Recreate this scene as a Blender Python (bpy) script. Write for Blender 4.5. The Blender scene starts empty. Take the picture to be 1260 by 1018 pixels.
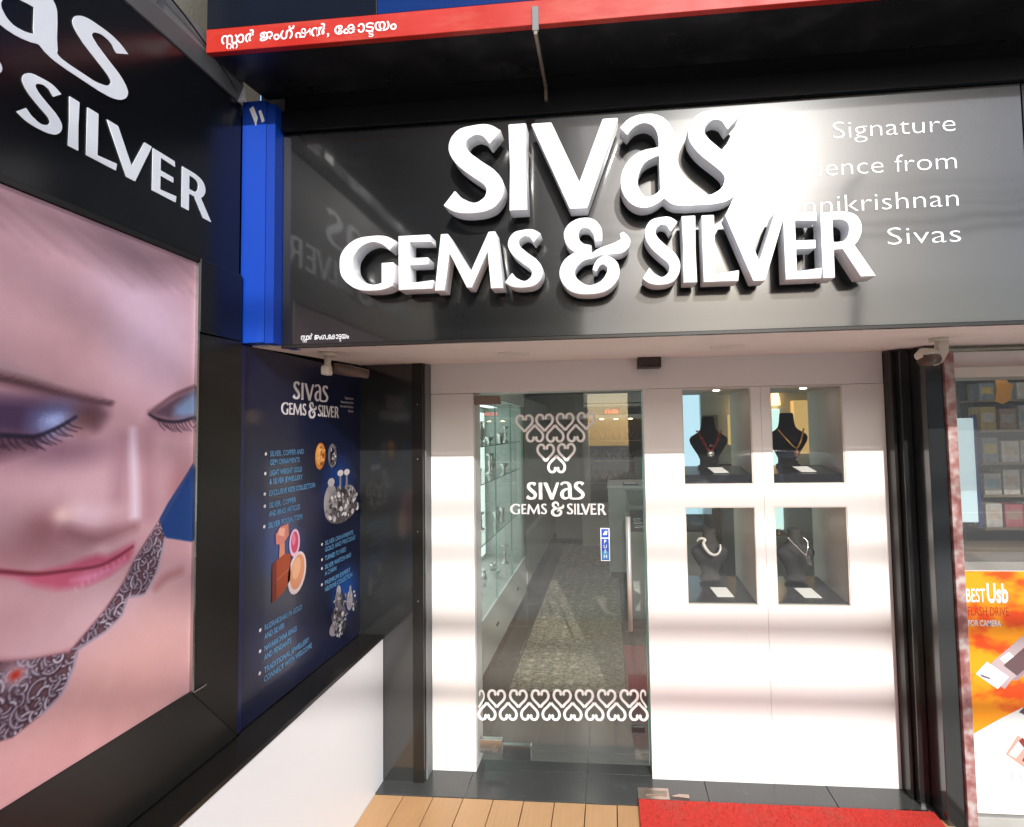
import bpy, bmesh, math, random
import numpy as np
from mathutils import Matrix, Vector

random.seed(7)
rng = np.random.default_rng(7)
SC = bpy.context.scene
COL = SC.collection

# ------------------------------------------------------------------ camera
cam_d = bpy.data.cameras.new('camera')
cam = bpy.data.objects.new('camera', cam_d)
COL.objects.link(cam)
_right = Vector((0.99621857, 0.08506021, -0.01770105))
_down = Vector((-0.02154633, 0.04450331, -0.99877686))
_fwd = Vector((-0.08416841, 0.99538144, 0.04616776))
cam.matrix_world = Matrix.Translation((0, 0, 1.80)) @ Matrix((_right, -_down, -_fwd)).transposed().to_4x4()
cam_d.sensor_fit = 'HORIZONTAL'
cam_d.sensor_width = 36
cam_d.lens = 36 * 622.194 / 1260
cam_d.shift_x = (630 - 697.555) / 1260
cam_d.shift_y = (500.69 - 509) / 1260
cam_d.clip_start = 0.05
cam_d.clip_end = 500
SC.camera = cam

# ------------------------------------------------------------------ light
SUN = Vector((0.25, -1.0, 0.485)).normalized()
world = bpy.data.worlds.new('World')
SC.world = world
world.use_nodes = True
wn = world.node_tree.nodes
wl = world.node_tree.links
bg = wn['Background']
sky = wn.new('ShaderNodeTexSky')
sky.sky_type = 'NISHITA'
sky.sun_disc = False
sky.sun_elevation = math.asin(SUN.z)
sky.sun_rotation = math.atan2(SUN.x, SUN.y)
sky.air_density = 1.0
sky.dust_density = 1.2
wl.new(sky.outputs[0], bg.inputs['Color'])
bg.inputs['Strength'].default_value = 0.15
sun_d = bpy.data.lights.new('sun', 'SUN')
sun_d.energy = 2.2
sun_d.angle = math.radians(0.5)
sun_d.color = (1.0, 0.98, 0.95)
sun = bpy.data.objects.new('sun', sun_d)
COL.objects.link(sun)
sun.rotation_euler = SUN.to_track_quat('Z', 'Y').to_euler()
SC.view_settings.view_transform = 'Standard'
SC.view_settings.look = 'None'
SC.view_settings.exposure = 1.0
SC.view_settings.gamma = 1
SC.view_settings.use_curve_mapping = False
SC.render.engine = 'CYCLES'
SC.cycles.max_bounces = 8
SC.cycles.transparent_max_bounces = 24
SC.cycles.use_denoising = True
SC.cycles.sample_clamp_indirect = 6

# ------------------------------------------------------------------ helpers
def srgb(r, g, b):
    f = lambda c: (c / 255 / 12.92) if c / 255 <= 0.04045 else ((c / 255 + 0.055) / 1.055) ** 2.4
    return (f(r), f(g), f(b))

def mat(name, col, rough=0.5, metal=0.0, spec=0.5, coat=0.0, coat_rough=0.08, emit=None, estr=0.0,
        vary=0.0, scale=6.0, bump=0.0, bscale=120.0, rvary=0.0, aniso=None):
    m = bpy.data.materials.new(name)
    m.use_nodes = True
    n, l = m.node_tree.nodes, m.node_tree.links
    b = n['Principled BSDF']
    b.inputs['Base Color'].default_value = (*col, 1)
    b.inputs['Roughness'].default_value = rough
    b.inputs['Metallic'].default_value = metal
    b.inputs['Specular IOR Level'].default_value = spec
    b.inputs['Coat Weight'].default_value = coat
    b.inputs['Coat Roughness'].default_value = coat_rough
    if emit:
        b.inputs['Emission Color'].default_value = (*emit, 1)
        b.inputs['Emission Strength'].default_value = estr
    if vary or rvary or bump:
        tc = n.new('ShaderNodeTexCoord')
        mp = n.new('ShaderNodeMapping')
        l.new(tc.outputs['Object'], mp.inputs[0])
        if aniso:
            mp.inputs['Scale'].default_value = aniso
    if vary or rvary:
        t = n.new('ShaderNodeTexNoise')
        t.inputs['Scale'].default_value = scale
        t.inputs['Detail'].default_value = 6
        l.new(mp.outputs[0], t.inputs['Vector'])
    if vary:
        mx = n.new('ShaderNodeMix')
        mx.data_type = 'RGBA'
        mx.inputs[6].default_value = (*[c * (1 - vary) for c in col], 1)
        mx.inputs[7].default_value = (*[min(1, c * (1 + vary)) for c in col], 1)
        l.new(t.outputs[0], mx.inputs[0])
        l.new(mx.outputs[2], b.inputs['Base Color'])
    if rvary:
        mr = n.new('ShaderNodeMapRange')
        mr.inputs[1].default_value = 0.3
        mr.inputs[2].default_value = 0.7
        mr.inputs[3].default_value = max(0.02, rough - rvary)
        mr.inputs[4].default_value = min(1, rough + rvary)
        l.new(t.outputs[0], mr.inputs[0])
        l.new(mr.outputs[0], b.inputs['Roughness'])
    if bump:
        t2 = n.new('ShaderNodeTexNoise')
        t2.inputs['Scale'].default_value = bscale
        t2.inputs['Detail'].default_value = 4
        l.new(mp.outputs[0], t2.inputs['Vector'])
        bp = n.new('ShaderNodeBump')
        bp.inputs['Strength'].default_value = bump
        bp.inputs['Distance'].default_value = 0.004
        l.new(t2.outputs[0], bp.inputs['Height'])
        l.new(bp.outputs[0], b.inputs['Normal'])
    return m

def glass_mat(name, tint, f0=0.045, rough=0.0, haze=0.0):
    """thin clear pane: see-through with mirror reflection that grows at grazing angles"""
    m = bpy.data.materials.new(name)
    m.use_nodes = True
    n, l = m.node_tree.nodes, m.node_tree.links
    n.remove(n['Principled BSDF'])
    out = n['Material Output']
    tr = n.new('ShaderNodeBsdfTransparent')
    tr.inputs[0].default_value = (*tint, 1)
    gl = n.new('ShaderNodeBsdfGlossy')
    gl.inputs['Roughness'].default_value = rough
    lw = n.new('ShaderNodeLayerWeight')
    lw.inputs[0].default_value = 0.5
    pw = n.new('ShaderNodeMath')
    pw.operation = 'POWER'
    pw.inputs[1].default_value = 5
    l.new(lw.outputs['Facing'], pw.inputs[0])
    mr = n.new('ShaderNodeMapRange')
    mr.inputs[3].default_value = f0
    mr.inputs[4].default_value = 1
    l.new(pw.outputs[0], mr.inputs[0])
    mx = n.new('ShaderNodeMixShader')
    l.new(mr.outputs[0], mx.inputs[0])
    l.new(tr.outputs[0], mx.inputs[1])
    l.new(gl.outputs[0], mx.inputs[2])
    last = mx
    if haze:
        df = n.new('ShaderNodeBsdfDiffuse')  # pale diffuse mixed in to paint a sunlit haze over the pane
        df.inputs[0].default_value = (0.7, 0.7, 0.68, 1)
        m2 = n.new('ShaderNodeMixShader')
        m2.inputs[0].default_value = haze
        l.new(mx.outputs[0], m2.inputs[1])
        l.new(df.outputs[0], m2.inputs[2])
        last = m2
    l.new(last.outputs[0], out.inputs[0])
    return m

def root_base(r):
    return Vector((0, 0, 0)) if r is None else Vector(r['_base'])

def thing(name, label, cat, base=(0, 0, 0), group=None, kind=None):
    o = bpy.data.objects.new(name, None)
    COL.objects.link(o)
    o.location = base
    o.empty_display_size = 0.1
    o['_base'] = list(base)
    tagit(o, label, cat, group, kind)
    return o

def tagit(o, label=None, cat=None, group=None, kind=None):
    if label: o['label'] = label
    if cat: o['category'] = cat
    if group: o['group'] = group
    if kind: o['kind'] = kind
    return o

def link(name, me, m, parent=None, base=None, smooth=False):
    """me holds world coordinates; shift to the owner's base"""
    o = bpy.data.objects.new(name, me)
    COL.objects.link(o)
    b = root_base(parent) if parent is not None else Vector(base or (0, 0, 0))
    if b.length > 0:
        me.transform(Matrix.Translation(-b))
    if parent is not None:
        o.parent = parent
        o['_base'] = list(b)
    else:
        o.location = b
        o['_base'] = list(b)
    if m is not None and not me.materials:
        me.materials.append(m)
    if smooth:
        for p in me.polygons: p.use_smooth = True
        try: me.set_sharp_from_angle(angle=math.radians(40))
        except Exception: pass
    return o

def bm_box(bm, x0, x1, y0, y1, z0, z1, bev=0.0, mi=0):
    r = bmesh.ops.create_cube(bm, size=1)
    vs = r['verts']
    for v in vs:
        v.co = Vector(((x0 + x1) / 2 + v.co.x * (x1 - x0), (y0 + y1) / 2 + v.co.y * (y1 - y0), (z0 + z1) / 2 + v.co.z * (z1 - z0)))
    fs = set(f for v in vs for f in v.link_faces)
    for f in fs: f.material_index = mi
    if bev > 0:
        es = list(set(e for v in vs for e in v.link_edges))
        bmesh.ops.bevel(bm, geom=es, offset=min(bev, 0.45 * min(abs(x1 - x0), abs(y1 - y0), abs(z1 - z0))), segments=2, affect='EDGES', profile=0.5)

def box(name, x0, x1, y0, y1, z0, z1, m, parent=None, bev=0.0, base=None):
    bm = bmesh.new()
    bm_box(bm, x0, x1, y0, y1, z0, z1, bev)
    me = bpy.data.meshes.new(name)
    bm.to_mesh(me)
    bm.free()
    if parent is None and base is None:
        base = ((x0 + x1) / 2, (y0 + y1) / 2, min(z0, z1))
    return link(name, me, m, parent, base)

def boxes(name, lst, m, parent=None, bev=0.0, base=None):
    bm = bmesh.new()
    for b in lst: bm_box(bm, *b, bev)
    me = bpy.data.meshes.new(name)
    bm.to_mesh(me)
    bm.free()
    return link(name, me, m, parent, base)

def pymesh(name, vs, fs, m, parent=None, base=None, smooth=False):
    me = bpy.data.meshes.new(name)
    me.from_pydata([tuple(v) for v in vs], [], fs)
    me.update()
    return link(name, me, m, parent, base, smooth)

def prism(name, pts, axis, a0, a1, m, parent=None, base=None):
    """extrude a polygon; axis 'x': pts are (y,z); 'y': pts (x,z); 'z': pts (x,y)"""
    n = len(pts)
    def P(p, a):
        return {'x': (a, p[0], p[1]), 'y': (p[0], a, p[1]), 'z': (p[0], p[1], a)}[axis]
    vs = [P(p, a0) for p in pts] + [P(p, a1) for p in pts]
    fs = [tuple(range(n))[::-1], tuple(range(n, 2 * n))] + [(i, (i + 1) % n, n + (i + 1) % n, n + i) for i in range(n)]
    o = pymesh(name, vs, fs, m, parent, base)
    bm = bmesh.new(); bm.from_mesh(o.data)
    bmesh.ops.recalc_face_normals(bm, faces=bm.faces)
    bm.to_mesh(o.data); bm.free()
    return o

def catmull(P, n=8, closed=False):
    P = [tuple(p) for p in P]
    out = []
    N = len(P)
    rngi = range(N) if closed else range(N - 1)
    for i in rngi:
        p1, p2 = P[i], P[(i + 1) % N]
        p0 = P[i - 1] if (closed or i > 0) else tuple(2 * a - b for a, b in zip(p1, p2))
        p3 = P[(i + 2) % N] if (closed or i + 2 < N) else tuple(2 * b - a for a, b in zip(p1, p2))
        for k in range(n):
            t = k / n
            out.append(tuple(0.5 * ((2 * b) + (-a + c) * t + (2 * a - 5 * b + 4 * c - d) * t * t + (-a + 3 * b - 3 * c + d) * t ** 3)
                             for a, b, c, d in zip(p0, p1, p2, p3)))
    if not closed: out.append(P[-1])
    return out

def tube_bm(bm, pts, r, seg=8, closed=False, mi=0):
    pts = [Vector(p) for p in pts]
    n = len(pts)
    rr = r if isinstance(r, (list, tuple)) else [r] * n
    rings = []
    up = None
    for i in range(n):
        a = pts[(i - 1) % n] if (closed or i > 0) else pts[i]
        b = pts[(i + 1) % n] if (closed or i < n - 1) else pts[i]
        t = (b - a).normalized() if (b - a).length > 1e-9 else Vector((0, 0, 1))
        if up is None:
            up = t.orthogonal().normalized()
        up = (up - t * up.dot(t))
        up = up.normalized() if up.length > 1e-6 else t.orthogonal().normalized()
        s = t.cross(up)
        rings.append([bm.verts.new(pts[i] + (up * math.cos(2 * math.pi * k / seg) + s * math.sin(2 * math.pi * k / seg)) * rr[i]) for k in range(seg)])
    m = n if closed else n - 1
    for i in range(m):
        A, B = rings[i], rings[(i + 1) % n]
        for k in range(seg):
            f = bm.faces.new((A[k], A[(k + 1) % seg], B[(k + 1) % seg], B[k]))
            f.smooth = True
            f.material_index = mi
    if not closed:
        bm.faces.new(rings[0][::-1]).material_index = mi
        bm.faces.new(rings[-1]).material_index = mi

def bm_obj(name, bm, m, parent=None, base=None, smooth=False):
    bmesh.ops.recalc_face_normals(bm, faces=bm.faces)
    me = bpy.data.meshes.new(name)
    bm.to_mesh(me)
    bm.free()
    return link(name, me, m, parent, base, smooth)

def tube(name, pts, r, m, parent=None, seg=8, closed=False, base=None):
    bm = bmesh.new()
    tube_bm(bm, pts, r, seg, closed)
    return bm_obj(name, bm, m, parent, base)

def lathe_bm(bm, prof, cx, cy, seg=20, ex=1.0, ey=1.0):
    rings = []
    for r, z in prof:
        rings.append([bm.verts.new((cx + r * ex * math.cos(2 * math.pi * k / seg), cy + r * ey * math.sin(2 * math.pi * k / seg), z)) for k in range(seg)])
    for A, B in zip(rings, rings[1:]):
        for k in range(seg):
            f = bm.faces.new((A[k], A[(k + 1) % seg], B[(k + 1) % seg], B[k]))
            f.smooth = True
    bm.faces.new(rings[0][::-1])
    bm.faces.new(rings[-1])

def lathe(name, prof, cx, cy, m, parent=None, seg=20, base=None, ex=1.0, ey=1.0):
    bm = bmesh.new()
    lathe_bm(bm, prof, cx, cy, seg, ex, ey)
    if parent is None and base is None: base = (cx, cy, prof[0][1])
    return bm_obj(name, bm, m, parent, base)

def dup(root, delta, label=None, group=None):
    r = root.copy()
    COL.objects.link(r)
    r.location = Vector(root.location) + Vector(delta)
    if label: r['label'] = label
    if group: r['group'] = group
    for ch in list(root.children):
        c = ch.copy(); COL.objects.link(c); c.parent = r
        for g in list(ch.children):
            d = g.copy(); COL.objects.link(d); d.parent = c
    return r

# ------------------------------------------------------------------ lettering: shapes as strokes -> one clean outline
def stroke_quads(pts, n=7):
    P = catmull(pts, n)
    P = [(x, y, max(w, 0.01)) for x, y, w in P]
    N = len(P)
    L, R = [], []
    T = []
    for i in range(N):
        a = P[max(0, i - 1)]; b = P[min(N - 1, i + 1)]
        tx, ty = b[0] - a[0], b[1] - a[1]
        d = math.hypot(tx, ty) or 1e-9
        tx, ty = tx / d, ty / d
        T.append((tx, ty))
        L.append((P[i][0] - ty * P[i][2] / 2, P[i][1] + tx * P[i][2] / 2))
        R.append((P[i][0] + ty * P[i][2] / 2, P[i][1] - tx * P[i][2] / 2))
    q = []
    for i in range(N - 1):
        a, b, c, d = L[i], R[i], R[i + 1], L[i + 1]
        e = 0.6 * math.hypot(P[i + 1][0] - P[i][0], P[i + 1][1] - P[i][1])
        if i > 0:
            a = (a[0] - T[i][0] * e, a[1] - T[i][1] * e); b = (b[0] - T[i][0] * e, b[1] - T[i][1] * e)
        if i < N - 2:
            c = (c[0] + T[i + 1][0] * e, c[1] + T[i + 1][1] * e); d = (d[0] + T[i + 1][0] * e, d[1] + T[i + 1][1] * e)
        q.append([a, b, c, d])
    return q

def convex_pieces(poly):
    """triangulate a polygon (ear clipping) for the field"""
    P = list(poly)
    A = sum(P[i][0] * P[(i + 1) % len(P)][1] - P[(i + 1) % len(P)][0] * P[i][1] for i in range(len(P)))
    if A < 0: P = P[::-1]
    return P

def field_poly(P, X, Y):
    """signed distance (positive inside) of a simple polygon"""
    d = np.full(X.shape, 1e9)
    ins = np.zeros(X.shape, bool)
    n = len(P)
    for i in range(n):
        x1, y1 = P[i]; x2, y2 = P[(i + 1) % n]
        ex, ey = x2 - x1, y2 - y1
        wx, wy = X - x1, Y - y1
        t = np.clip((wx * ex + wy * ey) / (ex * ex + ey * ey + 1e-12), 0, 1)
        d = np.minimum(d, (wx - ex * t) ** 2 + (wy - ey * t) ** 2)
        if y1 != y2:
            c = ((y1 > Y) != (y2 > Y)) & (X < (x2 - x1) * (Y - y1) / (y2 - y1) + x1)
            ins ^= c
    d = np.sqrt(d)
    return np.where(ins, d, -d)

def outline(prims, res=72, pad=0.12):
    """prims: ('s', pts) strokes or ('p', polygon), unit height; returns closed loops"""
    polys = []
    for k, pts in prims:
        if k == 's': polys += stroke_quads(pts)
        else: polys.append(pts)
    allp = [p for q in polys for p in q]
    x0, x1 = min(p[0] for p in allp) - pad, max(p[0] for p in allp) + pad
    y0, y1 = min(p[1] for p in allp) - pad, max(p[1] for p in allp) + pad
    nx, ny = int((x1 - x0) * res) + 2, int((y1 - y0) * res) + 2
    xs = x0 + np.arange(nx) / res + 0.00013
    ys = y0 + np.arange(ny) / res + 0.00017
    F = np.full((ny, nx), -1.0)
    for q in polys:
        bx0, bx1 = min(p[0] for p in q) - 0.04, max(p[0] for p in q) + 0.04
        by0, by1 = min(p[1] for p in q) - 0.04, max(p[1] for p in q) + 0.04
        i0, i1 = max(0, int((bx0 - x0) * res)), min(nx, int((bx1 - x0) * res) + 2)
        j0, j1 = max(0, int((by0 - y0) * res)), min(ny, int((by1 - y0) * res) + 2)
        XX, YY = np.meshgrid(xs[i0:i1], ys[j0:j1])
        F[j0:j1, i0:i1] = np.maximum(F[j0:j1, i0:i1], field_poly(q, XX, YY))
    ins = F > 0
    segs = {}
    def ip(a, b):
        (j1, i1), (j2, i2) = a, b
        f1, f2 = F[j1, i1], F[j2, i2]
        f1 = max(f1, -0.05); f2 = max(f2, -0.05)
        t = f1 / (f1 - f2)
        return (xs[i1] + (xs[i2] - xs[i1]) * t, ys[j1] + (ys[j2] - ys[j1]) * t)
    for j in range(ny - 1):
        row = ins[j, :-1].astype(int) + ins[j, 1:] * 2 + ins[j + 1, 1:] * 4 + ins[j + 1, :-1] * 8
        for i in np.nonzero((row > 0) & (row < 15))[0]:
            c = row[i]
            B, Rr, T, Lf = ('h', j, i), ('v', j, i + 1), ('h', j + 1, i), ('v', j, i)
            tbl = {1: [(Lf, B)], 2: [(B, Rr)], 3: [(Lf, Rr)], 4: [(Rr, T)], 5: [(Lf, T), (Rr, B)], 6: [(B, T)], 7: [(Lf, T)],
                   8: [(T, Lf)], 9: [(T, B)], 10: [(T, Rr), (B, Lf)], 11: [(T, Rr)], 12: [(Rr, Lf)], 13: [(Rr, B)], 14: [(B, Lf)]}
            for a, b in tbl[int(c)]: segs[a] = b
    def pt(k):
        t, j, i = k
        return ip((j, i), (j, i + 1)) if t == 'h' else ip((j, i), (j + 1, i))
    loops = []
    while segs:
        s = next(iter(segs)); lp = []
        k = s
        while k in segs:
            lp.append(pt(k)); k = segs.pop(k)
        if len(lp) > 6: loops.append(simplify(lp, 0.0022))
    return loops

def simplify(lp, tol):
    def rdp(P):
        if len(P) < 3: return P
        a, b = np.array(P[0]), np.array(P[-1])
        Q = np.array(P)
        d = b - a
        L = np.hypot(*d)
        dist = np.abs(d[0] * (Q[:, 1] - a[1]) - d[1] * (Q[:, 0] - a[0])) / L if L > 1e-9 else np.hypot(*(Q - a).T)
        k = int(np.argmax(dist))
        if dist[k] < tol: return [P[0], P[-1]]
        return rdp(P[:k + 1])[:-1] + rdp(P[k:])
    h = len(lp) // 2
    return rdp(lp[:h + 1])[:-1] + rdp(lp[h:] + [lp[0]])[:-1]

G_S = [('s', [(.57, .845, .2), (.47, .925, .15), (.33, .943, .115), (.18, .885, .165), (.125, .76, .2), (.2, .625, .2), (.35, .5, .2), (.5, .39, .2), (.565, .265, .2), (.5, .12, .165), (.33, .058, .115), (.14, .1, .17), (.03, .185, .21)])]
GLYPH = {
    'S': G_S,
    'I': [('p', [(0, 0), (.2, 0), (.188, .5), (.2, 1), (0, 1), (.012, .5)])],
    'V': [('p', [(0, 1), (.225, 1), (.52, .3), (.785, 1), (.955, 1), (.6, 0), (.41, 0)])],
    'as': [('s', [(.05, .83, .12), (.15, .92, .11), (.3, .955, .1), (.45, .91, .14), (.54, .78, .19), (.555, .6, .2), (.555, .35, .2), (.565, .18, .2), (.61, .09, .14), (.72, .05, .1), (.95, .05, .1)]),
           ('s', [(.56, .6, .09), (.4, .585, .1), (.24, .53, .14), (.13, .4, .19), (.105, .25, .2), (.17, .12, .17), (.29, .06, .12), (.43, .1, .1), (.54, .2, .1)]),
           ('s', [(1.31, .84, .19), (1.22, .925, .14), (1.08, .945, .11), (.94, .885, .16), (.885, .76, .19), (.95, .635, .19), (1.09, .51, .19), (1.23, .395, .19), (1.29, .265, .19), (1.22, .12, .16), (1.06, .055, .11), (.9, .05, .1)])],
    'G': [('s', [(.93, .8, .2), (.78, .905, .16), (.56, .945, .11), (.31, .875, .17), (.14, .69, .22), (.105, .5, .22), (.15, .3, .22), (.34, .115, .17), (.57, .055, .11), (.76, .08, .13), (.9, .15, .15)]),
          ('p', [(.73, .5), (.94, .5), (.94, .13), (.82, .06), (.73, .09)])],
    'E': [('p', [(0, 0), (.6, 0), (.62, .16), (.2, .12), (.2, .45), (.53, .45), (.53, .58), (.2, .58), (.2, .88), (.57, .86), (.56, 1), (0, 1)])],
    'M': [('p', [(0, 0), (.165, 0), (.245, .66), (.52, .03), (.6, .03), (.855, .66), (.9, 0), (1.1, 0), (.985, 1), (.875, 1), (.585, .32), (.22, 1), (.105, 1)])],
    '&': [('s', [(.52, .68, .09), (.505, .82, .13), (.42, .92, .14), (.27, .925, .14), (.165, .82, .19), (.19, .68, .18), (.29, .6, .14), (.42, .575, .12)]),
          ('s', [(.43, .53, .13), (.28, .5, .15), (.14, .4, .19), (.1, .26, .2), (.19, .12, .18), (.38, .055, .12), (.58, .1, .15), (.69, .22, .17), (.7, .35, .15), (.61, .43, .12), (.51, .4, .08), (.46, .3, .06)]),
          ('s', [(.4, .47, .05), (.52, .54, .09), (.68, .57, .13), (.81, .6, .17), (.87, .68, .13), (.82, .78, .05)])],
    'L': [('p', [(0, 0), (.55, 0), (.57, .16), (.2, .12), (.2, 1), (0, 1)])],
    'R': [('p', [(0, 0), (.19, 0), (.19, 1), (0, 1)]),
          ('s', [(.12, .94, .12), (.35, .935, .13), (.5, .86, .18), (.535, .72, .2), (.48, .57, .17), (.35, .49, .12), (.12, .485, .12)]),
          ('p', [(.27, .52), (.5, .5), (.82, 0), (.58, 0)])],
    'heart': [('s', [(.5, .02, .15), (.36, .2, .13), (.13, .45, .13), (.07, .68, .13), (.14, .87, .13), (.27, .93, .13), (.4, .87, .13), (.43, .73, .13), (.38, .68, .14)]),
              ('s', [(.5, .02, .15), (.64, .2, .13), (.87, .45, .13), (.93, .68, .13), (.86, .87, .13), (.73, .93, .13), (.6, .87, .13), (.57, .73, .13), (.62, .68, .14)])],
}
GLYPH['half_left'] = [GLYPH['heart'][0]]
GLYPH['half_right'] = [GLYPH['heart'][1]]
_outl = {}
def glyph_loops(ch):
    if ch not in _outl:
        lo = outline(GLYPH[ch])
        xs = [p[0] for l in lo for p in l]; ys = [p[1] for l in lo for p in l]
        X0, X1, Y0, Y1 = min(xs), max(xs), min(ys), max(ys)
        _outl[ch] = [[((p[0] - X0) / (X1 - X0), (p[1] - Y0) / (Y1 - Y0)) for p in l] for l in lo]
    return _outl[ch]

def curve_mesh(loops, depth, bevel=0.0):
    """2D loops -> solid mesh in XY, thickness along Z from 0 to depth"""
    cu = bpy.data.curves.new('c', 'CURVE')
    cu.dimensions = '2D'
    cu.fill_mode = 'BOTH'
    cu.extrude = max(0, depth / 2 - bevel)
    cu.bevel_depth = bevel
    cu.bevel_resolution = 1
    if bevel: cu.offset = -bevel
    for lp in loops:
        sp = cu.splines.new('POLY')
        sp.points.add(len(lp) - 1)
        for p, q in zip(sp.points, lp): p.co = (q[0], q[1], 0, 1)
        sp.use_cyclic_u = True
    o = bpy.data.objects.new('c', cu)
    COL.objects.link(o)
    dg = bpy.context.evaluated_depsgraph_get()
    me = bpy.data.meshes.new_from_object(o.evaluated_get(dg))
    bpy.data.objects.remove(o)
    bpy.data.curves.remove(cu)
    me.transform(Matrix.Translation((0, 0, depth / 2)))
    return me

# plane frames: map local (u right, v up, w out of the surface) to the world
def frame_front(y):      # facing -Y
    return Matrix(((1, 0, 0, 0), (0, 0, -1, y), (0, 1, 0, 0), (0, 0, 0, 1)))
def frame_left(x):       # surface facing +X, u runs along +Y
    return Matrix(((0, 0, 1, x), (1, 0, 0, 0), (0, 1, 0, 0), (0, 0, 0, 1)))

def letter(name, ch, u0, u1, v0, v1, depth, fr, m, parent, bevel=0.0, flip=False):
    lo = [[(u0 + (u1 - u0) * p[0], (v1 - (v1 - v0) * p[1]) if flip else (v0 + (v1 - v0) * p[1])) for p in l] for l in glyph_loops(ch)]
    me = curve_mesh(lo, depth, bevel)
    me.name = name
    me.transform(fr)
    return link(name, me, m, parent)

def text(name, s, u, v, h, fr, m, parent, depth=0.0006, align='LEFT', xs=1.0, bold=0.0, fit=None, shear=0.0):
    """lettering in Blender's own typeface; h is the cap height in metres; fit = width to fill"""
    cu = bpy.data.curves.new('t', 'FONT')
    cu.body = s
    cu.size = 1
    cu.align_x = align
    cu.extrude = 0.0
    cu.offset = bold
    cu.resolution_u = 3
    o = bpy.data.objects.new('t', cu)
    COL.objects.link(o)
    dg = bpy.context.evaluated_depsgraph_get()
    me = bpy.data.meshes.new_from_object(o.evaluated_get(dg))
    bpy.data.objects.remove(o)
    bpy.data.curves.remove(cu)
    k = h / 0.69
    if fit and len(me.vertices):
        xsv = [q.co.x for q in me.vertices]
        xs = fit / ((max(xsv) - min(xsv)) * k)
    me.transform(Matrix(((k * xs, k * shear, 0, u), (0, k, 0, v), (0, 0, 1, depth), (0, 0, 0, 1))))
    me.transform(fr)
    me.name = name
    return link(name, me, m, parent)

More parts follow.
